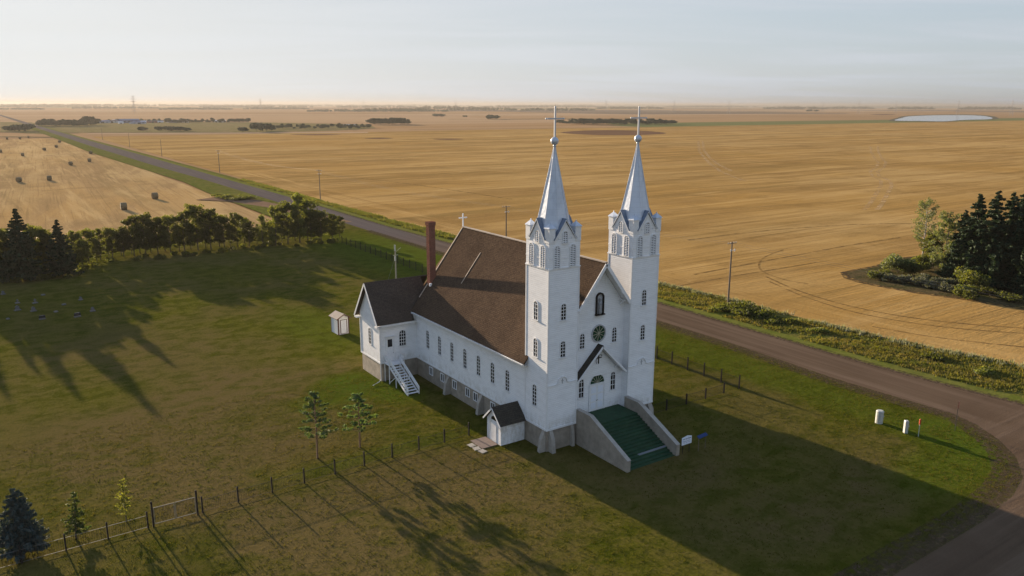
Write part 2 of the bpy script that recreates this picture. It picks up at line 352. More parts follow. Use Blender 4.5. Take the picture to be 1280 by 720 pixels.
ORD = 'first second third fourth fifth sixth seventh eighth ninth tenth eleventh twelfth thirteenth fourteenth fifteenth sixteenth seventeenth eighteenth nineteenth twentieth twenty-first twenty-second twenty-third twenty-fourth twenty-fifth twenty-sixth twenty-seventh twenty-eighth twenty-ninth thirtieth'.split()

# ================================================================== CHURCH
WD = 15.35; TW = 4.0; ZF = 2.5; RX = WD/2; ZR = 19.8; ZE = 9.06; OV = 0.61; SL = (ZR-ZE)/(RX+OV)
church = thing('church', 'white clapboard church with twin pointed silver spires and brown shingle roof', 'church', (0, 0, 0))
UX, UY, UZ = Vector((1, 0, 0)), Vector((0, 1, 0)), Vector((0, 0, 1))

def arch_poly(w, h, n=10, inset=0.0, pointed=False):
    r = w/2-inset; hh = h-w/2
    P = [(-r, inset), (r, inset)] + [(r*math.cos(PI*k/n), hh+r*math.sin(PI*k/n)) for k in range(n+1)]
    return P
def ring(mb, o, U, V, Nn, outer, inner, n0, n1):
    """frame between two equal-length loops"""
    k = len(outer); o, U, V, Nn = Vector(o), Vector(U), Vector(V), Vector(Nn)
    L = [[o+U*a+V*b+Nn*c for a, b in lp] for c in (n0, n1) for lp in (outer, inner)]
    vs = L[0]+L[1]+L[2]+L[3]; fs = []
    for i in range(k):
        j = (i+1) % k
        fs += [(2*k+i, 2*k+j, 3*k+j, 3*k+i), (i, 2*k+i, 2*k+j, j)[::-1], (k+i, k+j, 3*k+j, 3*k+i)[::-1], (i, j, k+j, k+i)]
    mb.add(vs, fs)
def arched_window(parent, o, U, Nn, w, h, rows=4, cols=2, name='window', label=None, fm=None, bt=0.055):
    """o: bottom centre on the wall plane"""
    fm = fm or M_TRIM; o = Vector(o)
    g = MB(); g.slab(o, U, UZ, Nn, arch_poly(w, h, 10, 0.02), -0.02, 0.012); g = g.build(name, M_GLASS, parent)
    f = MB(); ring(f, o, U, UZ, Nn, arch_poly(w+0.22, h+0.11, 10, 0.0), [(a, b+0.0) for a, b in arch_poly(w, h, 10, 0.0)], -0.01, 0.055)
    hh = h-w/2
    for c in range(1, cols): x = -w/2+w*c/cols; f.obox(o, U, UZ, Nn, x-bt/2, x+bt/2, 0, h-0.02, 0.013, 0.045)
    for r in range(1, rows+1): z = hh*r/rows; f.obox(o, U, UZ, Nn, -w/2, w/2, z-bt/2, z+bt/2, 0.013, 0.041)
    f.build('frame', fm, g)
    s = MB(); s.obox(o, U, UZ, Nn, -w/2-0.16, w/2+0.16, -0.10, 0.0, -0.01, 0.13); s.build('sill', fm, g)
    if label: g['label'] = label
    return g
def louvre(parent, o, U, Nn, w, h):
    o = Vector(o)
    g = MB(); g.slab(o, U, UZ, Nn, arch_poly(w, h, 10, 0.02), -0.02, 0.015); g = g.build('louvre', M_DARK, parent)
    f = MB(); ring(f, o, U, UZ, Nn, arch_poly(w+0.2, h+0.1, 10), arch_poly(w, h, 10), -0.01, 0.08)
    f.obox(o, U, UZ, Nn, -w/2-0.14, w/2+0.14, -0.08, 0, -0.01, 0.12)
    f.obox(o, U, UZ, Nn, -0.035, 0.035, 0, h-.02, 0.017, 0.085)
    f.build('frame', M_TRIM, g)
    sl_ = MB(); z = 0.12
    while z < h-0.08:
        dz = z-(h-w/2); hw = w/2-0.02 if dz < 0 else math.sqrt(max(0.0, (w/2)**2-dz*dz))-0.01
        if hw > 0.06:
            P = [o+U*a+UZ*(z+b)+Nn*c for a in (-hw, hw) for b, c in ((0.06, 0.018), (-0.02, 0.07), (-0.045, 0.06), (0.03, 0.017))]
            sl_.add(P, [(0, 1, 2, 3), (7, 6, 5, 4), (0, 4, 5, 1), (1, 5, 6, 2), (2, 6, 7, 3), (3, 7, 4, 0)])
        z += 0.19
    sl_.build('slats', M_TRIM, g)
    return g

# --- basement
b = MB(); b.box(0.08, WD-0.08, 0.08, 30.0, -0.3, ZF-0.003)
b.box(-5.27, 0.08, 29.94, 36.08, -0.3, ZF-0.003); b.box(WD-0.08, WD+5.27, 29.94, 36.08, -0.3, ZF-0.003); b.box(0.081, WD-0.081, 30.0, 40, -0.3, ZF-0.003)
b.build('foundation', M_CONC, church)
def buttress(x, y, dx, dy, w=0.5, d=0.75, h=ZF-0.15):
    U = Vector((dy, -dx, 0)) if (dx or dy) else UX; o = Vector((x, y, 0)); Nn = Vector((dx, dy, 0)); U = Vector((-dy, dx, 0))
    P = []
    for u in (-w/2, w/2): P += [o+U*u+Nn*(-0.1)+UZ*-0.2, o+U*u+Nn*d*1.15+UZ*-0.2, o+U*u+Nn*d*0.85+UZ*h*0.62, o+U*u+Nn*0.16+UZ*h, o+U*u+Nn*-0.1+UZ*h]
    m = MB(); m.add(P, [(0, 1, 2, 3, 4), (9, 8, 7, 6, 5), (0, 5, 6, 1), (1, 6, 7, 2), (2, 7, 8, 3), (3, 8, 9, 4)]); m.build('buttress', M_CONCL, church)
for y in (21.0, 13.0): buttress(0.08, y, -1, 0)
buttress(0.08, 0.45, -1, 0, 0.45, 0.7); buttress(0.55, 0.08, 0, -1, 0.45, 0.7)
buttress(WD-0.5, 0.08, 0, -1, 0.5, 0.7); buttress(WD-0.08, 0.5, 1, 0, 0.5, 0.7); buttress(3.4, 0.08, 0, -1, 0.35, 0.45)
for y in (25.8, 22.7, 19.55, 16.35, 13.9-0.5+1.1, 10.6):
    o = Vector((0.08, y, 1.12)); U = -UY; Nn = -UX
    g = MB(); g.obox(o, U, UZ, Nn, -0.42, 0.42, 0, 1.0, 0.0, 0.02); g = g.build('basement_window', M_GLASS, church)
    f = MB(); 
    for a in ((-0.5, -0.4, -0.06, 1.06), (0.4, 0.5, -0.06, 1.06), (-0.4, 0.4, 0.98, 1.06), (-0.4, 0.4, -0.06, 0.02), (-0.03, 0.03, 0.02, 0.98)): f.obox(o, U, UZ, Nn, *a, 0.0, 0.09)
    f.build('frame', M_TRIM, g)
# --- nave walls (gabled shell)
n_ = MB()
zt = lambda x: ZE-0.12+SL*(x+OV)-0.25 if x <= RX else ZE-0.12+SL*(WD-x+OV)-0.25
ygab = 1.0
prof = [(0, ZF), (WD, ZF), (WD, zt(WD)), (RX, zt(RX)), (0, zt(0))]
for yy, nm in ((4.0, 0), (30.0, 1)): n_.face([(x, yy, z) for x, z in (prof if nm == 0 else prof[::-1])])
n_.face([(0, 4, ZF), (0, 4, zt(0)), (0, 30, zt(0)), (0, 30, ZF)]); n_.face([(WD, 4, ZF), (WD, 30, ZF), (WD, 30, zt(0)), (WD, 4, zt(0))])
# centre bay wall between the towers
z4 = zt(TW); P = [(TW, ZF), (WD-TW, ZF), (WD-TW, z4), (RX, zt(RX)), (TW, z4)]
n_.slab((0, 0, 0), UX, UZ, UY, P, ygab, 4.02)
n_.build('wall', M_SIDE, church)
tr = MB(); 
for (x0, x1, y0, y1) in ((-0.05, 0.02, 4.02, 29.8),): tr.box(x0, x1, y0, y1, ZF-0.06, ZF+0.16)
tr.box(-5.42, -5.33, 29.80, 36.25, ZF-0.06, ZF+0.16); tr.box(-5.33, -0.05, 29.79, 29.87, ZF-0.06, ZF+0.16)
tr.box(-5.44, -5.30, 29.77, 29.90, ZF+0.16, 7.7); tr.box(-5.41, -5.30, 36.1, 36.25, ZF+.16, 7.7)
tr.build('base_board', M_TRIM, church)
# --- towers
def tower(x0, first):
    cx_, cy_ = x0+TW/2, TW/2
    t = MB(); t.box(x0, x0+TW, 0, TW, ZF, 23.15); t = t.build('tower', M_SIDE, church)
    m = MB()
    # skirt board and corner boards
    m.box(x0-0.05, x0+TW+0.05, -0.05, 0.0-0.002, ZF-0.12, ZF+0.1); m.box(x0-0.05, x0-0.002, -0.002, TW, ZF-0.12, ZF+0.1); m.box(x0+TW+.002, x0+TW+0.05, -.002, TW, ZF-0.12, ZF+0.1)
    m.box(x0-0.16, x0+TW+0.16, -0.16, -0.051, ZF-0.16, ZF-0.12+0.02) if False else None
    for a, bb in ((x0, 0), (x0+TW, 0), (x0, TW), (x0+TW, TW)):
        sx_ = -1 if a == x0 else 1; sy_ = -1 if bb == 0 else 1
        m.box(min(a+sx_*0.03, a-sx_*0.14), max(a+sx_*0.03, a-sx_*0.14), min(bb+sy_*0.03, bb-sy_*0.14), max(bb+sy_*0.03, bb-sy_*0.14), ZF+0.1, 19.85)
    m.build('corner_trim', M_TRIM, t)
    m = MB()
    for z0, z1, e in ((19.85, 19.98, 0.07), (20.9, 20.96, 0.035)):
        m.box(x0-e, x0+TW+e, -e, -0.001, z0, z1); m.box(x0-e, x0-0.001, -0.001, TW+e, z0, z1); m.box(x0+TW+0.001, x0+TW+e, -0.001, TW+e, z0, z1); m.box(x0-.001, x0+TW+.001, TW+.001, TW+e, z0, z1)
    m.build('belt_course', M_GREYTRIM if False else M_TRIM, t)
    # faces: front (-Y), left (-X), right (+X), rear (+Y)
    faces = [(Vector((cx_, 0, 0)), UX, -UY), (Vector((x0, cy_, 0)), -UY, -UX), (Vector((x0+TW, cy_, 0)), UY, UX), (Vector((cx_, TW, 0)), -UX, UY)]
    for k, (o, U, Nn) in enumerate(faces):
        for u in (-1.0, 1.03): louvre(church, o+U*u+UZ*20.05, U, Nn, 0.68, 2.2)
        # steep gable
        gb = MB(); gb.slab(o, U, UZ, Nn, [(-1.30, 22.95), (1.30, 22.95), (0, 24.72)], -0.35, 0.02); gb = gb.build('gable', M_TRIM, church)
        louvre(church, o+Nn*0.022+UZ*22.55, U, Nn, 0.52, 1.15)
        rf = MB()
        for s_ in (-1, 1):
            A = Vector((s_*1.42, 22.85)); B = Vector((0, 24.86)); 
            pp = lambda q, nn: o+U*q[0]+UZ*q[1]+Nn*nn
            nrm = Vector((s_*(B.y-A.y), abs(A.x), 0)).normalized(); th = 0.09
            A2 = A+Vector((nrm.x, nrm.y))*th; B2 = B+Vector((0, th*1.6))
            Vs = [pp(A, 0.14), pp(B, 0.14), pp(B2, 0.14), pp(A2, 0.14), pp(A, -1.6), pp(B, -1.6), pp(B2, -1.6), pp(A2, -1.6)]
            rf.add(Vs, [(0, 1, 2, 3), (7, 6, 5, 4), (3, 2, 6, 7), (0, 3, 7, 4), (1, 0, 4, 5), (2, 1, 5, 6)])
        rf.build('roof', M_SPIREBASE, gb)
        edge = MB()
        for s_ in (-1, 1): edge.bar(o+U*s_*1.40+UZ*22.86+Nn*0.13, o+UZ*24.86+Nn*0.13, 0.05, 0.09, Nn)
        edge.build('edge_trim', M_TRIM, gb)
        if k == 0:   # belt with arch and cross
            bt_ = MB(); yb = -0.05
            pts = [(-2.0, 7.42)] + [(-0.85, 7.42)] + [(0.62*math.cos(PI-PI*j/10), 7.55+0.62*math.sin(PI*j/10)) for j in range(11)] + [(0.85, 7.42), (2.0, 7.42)]
            for a, c in zip(pts[:-1], pts[1:]): bt_.bar(o+U*a[0]+UZ*a[1]+Nn*0.05, o+U*c[0]+UZ*c[1]+Nn*0.05, 0.10, 0.09, Nn)
            bt_.build('arched_moulding', M_TRIM, t)
            c_ = MB(); c_.obox(o, U, UZ, Nn, -0.035, 0.035, 7.4, 7.95, 0.003, 0.05); c_.obox(o, U, UZ, Nn, -0.16, 0.16, 7.70, 7.77, 0.051, 0.06); c_.build('wall_cross', M_GREYTRIM, t)
    # windows on shafts
    for z in (10.35, 14.4):
        arched_window(church, (cx_-0.03, 0, z), UX, -UY, 0.62, 1.72)
        if x0 == 0: arched_window(church, (0, cy_+0.12, z-0.15), -UY, -UX, 0.62, 1.95)
        else: arched_window(church, (WD, cy_, z), UY, UX, 0.62, 1.8)
    if x0 == 0: arched_window(church, (0, cy_+0.2, 4.65), -UY, -UX, 0.68, 2.35, rows=5)
    # corner turrets
    for a in (x0-0.05, x0+TW-0.75+0.05-0.02):
        for bb in (-0.05, TW-0.75+0.03):
            tb = MB(); tb.box(a, a+0.77, bb, bb+0.77, 22.6, 24.02); tb.box(a-0.05, a+0.82, bb-0.05, bb+0.82, 24.02, 24.1); tb = tb.build('turret', M_TRIM, church)
            cp = MB(); mx_, my_ = a+0.385, bb+0.385; e = 0.47
            cp.add([(mx_-e, my_-e, 24.1), (mx_+e, my_-e, 24.1), (mx_+e, my_+e, 24.1), (mx_-e, my_+e, 24.1), (mx_, my_, 24.62)], [(0, 1, 4), (1, 2, 4), (2, 3, 4), (3, 0, 4), (3, 2, 1, 0)])
            cp.ball((mx_, my_, 24.64), 0.07, 8, 6)
            cp.build('cap', M_SPIRE, tb)
    # octagonal spire
    lv = [(22.9, 2.02), (23.6, 1.86), (24.5, 1.60), (26.5, 1.17), (29.0, 0.665), (31.0, 0.26), (32.15, 0.06)]
    sp = MB(); vs = []; fs = []
    for z, a in lv:
        for j in range(8):
            th = PI/8+j*PI/4; R = a/math.cos(PI/8); vs.append((cx_+R*math.cos(th), cy_+R*math.sin(th), z))
    for k in range(len(lv)-1):
        for j in range(8): fs.append((k*8+j, k*8+(j+1) % 8, (k+1)*8+(j+1) % 8, (k+1)*8+j))
    fs += [tuple(range(7, -1, -1)), tuple(len(vs)-8+j for j in range(8))]
    sp.add(vs, fs); spo = sp.build('spire', M_SPIRE, church)
    rb = MB()
    for j in range(8):
        th = PI/8+j*PI/4; P = [(cx_+(a/math.cos(PI/8)+0.01)*math.cos(th), cy_+(a/math.cos(PI/8)+0.01)*math.sin(th), z) for z, a in lv]
        rb.tube(P, 0.04, 5)
    rb.build('spire_hips', M_SPIRE, spo)
    bl = MB(); bl.ball((cx_, cy_, 32.62), 0.41, 16, 12); bl.tube([(cx_, cy_, 32.05), (cx_, cy_, 32.25)], 0.16, 10); bl.build('ball', M_SPIRE, spo, smooth=True)
    c = MB(); c.bar((cx_, cy_, 32.95), (cx_, cy_, 35.9), 0.16, 0.16); c.box(cx_-1.0, cx_+1.0, cy_-0.07, cy_+0.07, 34.75, 34.90)
    for e in ((cx_-1.1, cy_, 34.82), (cx_+1.1, cy_, 34.82), (cx_, cy_, 35.95)): c.ball(e, 0.10, 8, 6)
    c.build('cross', M_SILVER, spo)
tower(0, True); tower(WD-TW, False)
# --- main roof
def roofslab(mb, P, th=0.16, dn=None):
    """P: planar quad/poly top face ccw seen from above; thickened downwards"""
    P = [Vector(p) for p in P]; n = (P[1]-P[0]).cross(P[2]-P[0]).normalized()
    if n.z < 0: P = P[::-1]; n = -n
    Q = [p-n*th for p in P]; k = len(P)
    mb.add(P+Q, [tuple(range(k)), tuple(range(2*k-1, k-1, -1))]+[(i, k+i, k+(i+1) % k, (i+1) % k) for i in range(k)])
xe = -OV; zL = lambda x: ZE+SL*(x+OV)
r = MB()
# left slope: eave part behind the tower's rear corner + part between the towers
roofslab(r, [(xe, 3.45, ZE), (RX, 3.45, ZR), (RX, 30.0, ZR), (xe, 30.0, ZE)])
roofslab(r, [(TW+0.0, 0.0, zL(TW)), (RX, 0.0, ZR), (RX, 3.449, ZR), (TW+0.0, 3.449, zL(TW))])
X2 = WD+OV
roofslab(r, [(X2, 3.45, ZE), (X2, 30.0, ZE), (RX, 30.0, ZR), (RX, 3.45, ZR)])
roofslab(r, [(WD-TW, 0.0, zL(TW)), (WD-TW, 3.449, zL(TW)), (RX, 3.449, ZR), (RX, 0.0, ZR)])
roof = r.build('roof', M_ROOF, church)
# apse roof: half octagon falling from the ridge end
r = MB(); ap = Vector((RX, 30.0, ZR)); e1 = Vector((xe, 30.0, ZE)); R_ = RX+OV
pts = [Vector((RX-R_*math.cos(a), 30.0+R_*math.sin(a)*0.95, ZE)) for a in (0, PI/4, 3*PI/4, PI)]
pts = [pts[0], Vector((RX-R_*0.52, 30.0+R_*0.80, ZE)), Vector((RX+R_*0.52, 30.0+R_*0.80, ZE)), pts[3]]
for a, c in zip(pts[:-1], pts[1:]): roofslab(r, [a, ap, c], 0.12)
r.build('apse_roof', M_ROOF, church)
w_ = MB(); w_.slab((0, 0, 0), UX, UY, UZ, [(p.x*0.94+RX*0.06, p.y-0.3 if p.y > 31 else p.y+.01) for p in pts][::-1], ZF, ZE-0.1); w_.build('apse_wall', M_SIDE, church)
# ridge caps, hip flashing, rake boards
m = MB(); m.bar((RX, 0, ZR+0.05), (RX, 30.05, ZR+0.05), 0.34, 0.12); m.build('ridge_cap', M_LEDGE, roof)
m = MB(); m.bar((0.7, 30.0, zL(0.7)+0.04), (RX, 30.0, ZR+0.04), 0.14, 0.07); m.bar((3.0, 22.7, zL(3.0)+0.05), (5.9, 22.62, zL(5.9)+0.05), 0.09, 0.06); m.build('flashing', M_LEDGE, roof)
m = MB()
for s_ in (-1, 1):
    m.bar((RX+s_*(RX-TW-0.05), -0.045, zL(TW+0.05)-0.17), (RX, -0.045, ZR-0.17), 0.36, 0.08, (0, 1, 0))
m.build('bargeboard', M_TRIM, roof)
m = MB(); m.box(xe-0.05, xe+0.02, 3.45, 29.9, ZE-0.30, ZE-0.1); m.box(xe+0.02, 0, 3.5, 29.8, ZE-0.3, ZE-0.26); m.build('fascia', M_TRIM, roof)
g_ = MB(); g_.bar((xe-0.1, 3.5, ZE-0.1), (xe-0.1, 29.5, ZE-0.1), 0.1, 0.1); g_.build('gutter', M_TRIM, roof)
for s_ in (-1, 1):  # brackets under the front gable
    m = MB(); xx = RX+s_*2.95; zz_ = zL(RX-2.95)-0.75
    m.bar((xx, 1.0, zz_), (xx, 0.1, zz_), 0.12, 0.12); m.bar((xx, 0.98, zz_-0.6), (xx, 0.25, zz_), 0.1, 0.1); m.build('bracket', M_TRIM, church)
m = MB()
roofslab(m, [(TW+0.02, 0.03, zL(TW+.02)-0.29), (RX, 0.03, ZR-0.29), (RX, ygab-.002, ZR-0.29), (TW+0.02, ygab-.002, zL(TW+.02)-0.29)], 0.03)
roofslab(m, [(WD-TW-0.02, 0.03, zL(TW+.02)-0.29), (WD-TW-0.02, ygab-.002, zL(TW+.02)-0.29), (RX, ygab-.002, ZR-0.29), (RX, 0.03, ZR-0.29)], 0.03)
m.build('soffit', M_TRIM, roof)
# rear ridge cross
c = MB(); c.bar((RX, 30, ZR), (RX, 30, ZR+1.85), 0.15, 0.15); c.box(RX-0.63, RX+0.63, 29.93, 30.07, ZR+1.2, ZR+1.34); c.build('ridge_cross', M_TRIM, church)
# --- side wings at the rear
YW0, YW1, ZWR, ZWE = 29.86, 36.16, 13.05, 7.95; YM = (YW0+YW1)/2
for s_ in (-1, 1):
    fx = (lambda x: x) if s_ == -1 else (lambda x: WD-x)
    w = MB(); sw_ = (ZWR-ZWE)/(YM-YW0+0.55)
    zw = lambda y: ZWE+sw_*((y-YW0+0.55) if y <= YM else (YW1+0.55-y))-0.22
    prof = [(YW0, ZF), (YW1, ZF), (YW1, zw(YW1)), (YM, zw(YM)), (YW0, zw(YW0))]
    xa, xb = fx(-5.35), fx(4.0)
    k = 5; vs = [(xa, y, z) for y, z in prof]+[(xb, y, z) for y, z in prof]
    fs = [(0, 1, 2, 3, 4), (9, 8, 7, 6, 5), (0, 4, 9, 5), (1, 6, 7, 2)]
    if s_ == -1: fs = [f[::-1] for f in fs]
    w.add(vs, fs); wing = w.build('wing', M_SIDE, church)
    rr = MB(); xo = fx(-5.95)
    # front slope stops where it meets the nave roof (valley)
    vx = fx((ZWR-ZE)/SL-OV)
    roofslab(rr, [(xo, YW0-0.55, ZWE), (fx(-0.45), YW0-0.55, ZWE), (fx(-0.45), YW0+0.14, zw(YW0+.14)+.22), (vx, YW0+0.14+0.0, zw(YW0+.14)+.22), (vx, YM, ZWR), (xo, YM, ZWR)])
    roofslab(rr, [(xo, YW1+0.55, ZWE), (fx(3.5), YW1+0.55, ZWE), (fx(3.5), YM, ZWR), (xo, YM, ZWR)])
    wr = rr.build('wing_roof', M_ROOFX, wing)
    bb = MB()
    for y0_, y1_ in ((YW0-0.58, YM), (YW1+0.58, YM)): bb.bar((xo-0.03*(-s_), y0_, ZWE-0.2), (xo-0.03*(-s_), y1_, ZWR-0.22), 0.34, 0.06, (1, 0, 0)) if False else bb.bar((xo, y0_, ZWE-0.17), (xo, y1_, ZWR-0.17), 0.05, 0.26, (0, 0, 1))
    bb.box(min(xo, fx(-5.3)), max(xo, fx(-5.3)), YW0-0.58, YW0+0.25, ZWE-0.42, ZWE-0.24); bb.box(min(xo, fx(-5.3)), max(xo, fx(-5.3)), YW1-0.25, YW1+0.58, ZWE-0.42, ZWE-0.24)
    bb.box(min(fx(-5.9), fx(0)), max(fx(-5.9), fx(0)), YW0-0.58, YW0-0.52, ZWE-0.32, ZWE-0.12)
    bb.build('bargeboard', M_TRIM, wing)
    if s_ == -1:
        arched_window(church, (-2.05, YW0, 4.5), UX, -UY, 0.95, 2.15, rows=4, cols=3, label='three-column arched window beside the wing door')
        arched_window(church, (-5.35, 33.0, 4.5), -UY, -UX, 0.75, 2.2)
        d = MB(); d.obox((-3.92, YW0, ZF+0.16), UX, UZ, -UY, -0.5, 0.5, 0, 3.25, 0, 0.03); d = d.build('door', M_TRIM, church)
        dd = MB(); ring(dd, (-3.92, YW0, ZF+.16), UX, UZ, -UY, [(-.62, 0), (.62, 0), (.62, 3.37), (-.62, 3.37)], [(-.5, 0), (.5, 0), (.5, 3.25), (-.5, 3.25)], 0, 0.08); dd.box(-4.55, -3.3, YW0-0.35, YW0, ZF+3.6, ZF+3.68); dd.build('frame', M_TRIM, d)
        dd = MB(); dd.obox((-3.92, YW0, 0), UX, UZ, -UY, -0.33, 0.33, 4.62, 5.68, 0.031, 0.045); dd.build('pane', M_GLASS, d)
        dd = MB(); dd.ball((-3.5, YW0-0.08, 3.8), 0.05, 8, 6); dd.build('handle', M_GALV, d)
        dp = MB(); dp.tube([(-5.4, YW0-.12, 7.6), (-5.4, YW0-.12, 0.35), (-5.9, YW0-.5, 0.2), (-7.0, YW0-1.0, 0.1)], 0.06, 6); dp.build('downpipe', M_TRIM, wing)
# nave windows
for y in (26.42, 23.2, 20.0, 16.8, 13.65, 10.55, 7.45): arched_window(church, (0, y, 4.68), -UY, -UX, 0.72, 2.42, rows=5)
for y in (26.42, 23.2, 20.0, 16.8, 13.65, 10.55, 7.45): arched_window(church, (WD, y, 4.68), UY, UX, 0.72, 2.42, rows=5)
# chimney
c = MB(); c.box(1.98, 2.88, 29.2, 30.05, 11.3, 20.5); ch = c.build('chimney', M_BRICK, church)
c = MB(); c.box(1.90, 2.96, 29.12, 30.13, 20.5, 20.98); c.box(1.94, 2.92, 29.16, 30.09, 19.42, 19.55); c.build('chimney_cap', M_BRICK, ch)
c = MB(); c.box(1.75, 2.1, 28.9, 29.09, 12.35, 12.75); c.build('flashing', M_TRIM, ch)
# centre bay: windows, rose window, niche
for x in (5.38, 9.98): arched_window(church, (x, ygab, 10.42), UX, -UY, 0.62, 1.66)
o = Vector((RX, ygab, 11.76)); rw = MB(); circ = lambda R, n=28: [(R*math.cos(2*PI*k/n), R*math.sin(2*PI*k/n)) for k in range(n)]
rw.slab(o, UX, UZ, -UY, circ(0.9), -0.02, 0.03); rw = rw.build('rose_window', M_GREENG, church)
f = MB(); ring(f, o, UX, UZ, -UY, circ(1.02), circ(0.88), -0.01, 0.10); f.build('frame', M_GREYTRIM, rw)
f = MB()
for k in range(5):
    a = PI*k/5+0.15; f.bar(o+UX*math.cos(a)*0.86+UZ*math.sin(a)*0.86-UY*0.05, o-UX*math.cos(a)*0.86-UZ*math.sin(a)*0.86-UY*0.05, 0.05, 0.05, (0, 1, 0))
f.slab(o, UX, UZ, -UY, circ(0.13, 12), 0.031, 0.09); f.build('tracery', M_AMBER, rw)
o = Vector((RX, ygab, 14.0)); nc = MB(); nc.slab(o, UX, UZ, -UY, arch_poly(0.86, 2.25, 12, 0.02), -0.02, 0.02); nc = nc.build('niche', mat('niche_pale_lining', (0.45, 0.47, 0.5), 0.8, vary=0.3), church)
f = MB(); ring(f, o, UX, UZ, -UY, arch_poly(1.08, 2.38, 12), arch_poly(0.84, 2.24, 12), -0.01, 0.22); f.obox(o, UX, UZ, -UY, -0.62, 0.62, -0.14, 0, -.01, 0.34); f.build('frame', M_GREYTRIM if False else M_IRON, nc)
st = MB(); st.tube([o-UY*0.14+UZ*z for z in (0, 0.25, 0.7, 1.05, 1.3, 1.42, 1.5)], [0.19, 0.18, 0.15, 0.17, 0.15, 0.07, 0.06], 10); st.ball(tuple(o-UY*0.14+UZ*1.62), 0.12, 10, 8, (1, 1, 1.2))
st.tube([o-UY*0.16+UX*-0.16+UZ*1.3, o-UY*0.24+UX*-0.17+UZ*1.05, o-UY*0.3+UX*-0.02+UZ*1.1], [0.06, 0.05, 0.035], 6); st.tube([o-UY*0.16+UX*0.16+UZ*1.3, o-UY*0.24+UX*0.17+UZ*1.05, o-UY*0.3+UX*0.02+UZ*1.1], [0.06, 0.05, 0.035], 6)
st.build('statue', M_STATUE, nc, smooth=True)
# entrance gable with door
pg = MB(); pg.slab((0, 0, 0), UX, UZ, -UY, [(4.5, 6.9), (RX*2-4.5, 6.9), (RX, 10.15)], -ygab+0.0, -ygab+0.12) ; pg = pg.build('entrance_gable', M_SIDE, church)
pr = MB()
for s_ in (-1, 1): roofslab(pr, [(RX+s_*3.55, 0.12, 7.05), (RX, 0.12, 10.6), (RX, ygab, 10.6), (RX+s_*3.55, ygab, 7.05)], 0.14)
pr.build('roof', M_ROOFD, pg); pr = MB()
for s_ in (-1, 1): roofslab(pr, [(RX+s_*3.5, 0.14, 6.85), (RX, 0.14, 10.35), (RX, ygab-.125, 10.35), (RX+s_*3.5, ygab-.125, 6.85)], 0.03)
pr.build('soffit', M_TRIM, pg)
pr = MB()
for s_ in (-1, 1): pr.bar((RX+s_*3.55, 0.10, 6.9), (RX, 0.10, 10.42), 0.05, 0.22, (0, 0, 1)); pr.bar((RX+s_*2.4, 0.15, 7.95), (RX+s_*2.4, ygab, 7.95), 0.1, 0.1); pr.bar((RX+s_*2.4, 0.3, 7.95), (RX+s_*2.4, ygab, 7.2), 0.08, 0.08)
pr.build('bargeboard', M_TRIM, pg)
pr = MB(); pr.obox((RX, ygab-.12, 8.3), UX, UZ, -UY, -0.045, 0.045, 0, 1.05, 0, 0.1); pr.obox((RX, ygab-.12, 8.3), UX, UZ, -UY, -0.4, 0.4, 0.66, 0.75, 0.101, 0.13)
pr.tube([(RX-.3, ygab-.2, 8.35), (RX-.4, ygab-.22, 8.75), (RX-.1, ygab-.22, 9.3), (RX+.3, ygab-.22, 9.3), (RX+.45, ygab-.2, 9.15)], 0.03, 5); pr.build('gable_cross', M_IRON, pg)
for x in (5.42, 10.0): arched_window(church, (x, ygab, 4.75), UX, -UY, 0.66, 2.1, rows=3)
for s_ in (-1, 1):
    d = MB(); d.obox((RX+s_*0.5, ygab, 2.8), UX, UZ, -UY, -0.49, 0.49, 0, 3.1, 0.0, 0.05); d = d.build('door', M_TRIM, church)
    pn = MB()
    for z in (0.25, 1.15, 2.1): pn.obox((RX+s_*0.5, ygab, 2.8), UX, UZ, -UY, -0.34, 0.34, z, z+0.72, 0.051, 0.062)
    pn.build('panel', M_SIGNW, d); h = MB(); h.ball((RX+s_*0.1, ygab-0.1, 4.0), 0.045, 8, 6); h.build('handle', M_IRON, d)
o = Vector((RX, ygab, 6.0)); half = [(1.0*math.cos(PI*k/14), 0.98*math.sin(PI*k/14)) for k in range(15)]
fn = MB(); fn.slab(o, UX, UZ, -UY, half, -0.02, 0.03); fn = fn.build('fanlight', M_GREENG, church)
f = MB()
for k in range(1, 7): a = PI*k/7; f.bar(o-UY*0.05, o-UY*0.05+UX*math.cos(a)*0.97+UZ*math.sin(a)*0.95, 0.045, 0.04, (0, 1, 0))
f.build('glazing_bars', M_AMBER, fn)
f = MB(); f.obox(o, UX, UZ, -UY, -1.15, 1.15, -0.1, 0.0, 0, 0.1); f.obox(o, UX, UZ, -UY, -1.15, -1.0, -3.2, -0.1, 0, 0.1); f.obox(o, UX, UZ, -UY, 1.0, 1.15, -3.2, -0.1, 0, 0.1)
for a, c in zip(half[:-1], half[1:]): f.bar(o-UY*.04+UX*a[0]*1.06+UZ*a[1]*1.06, o-UY*.04+UX*c[0]*1.06+UZ*c[1]*1.06, 0.08, 0.09, (0, 1, 0))
f.build('door_frame', M_TRIM, church)
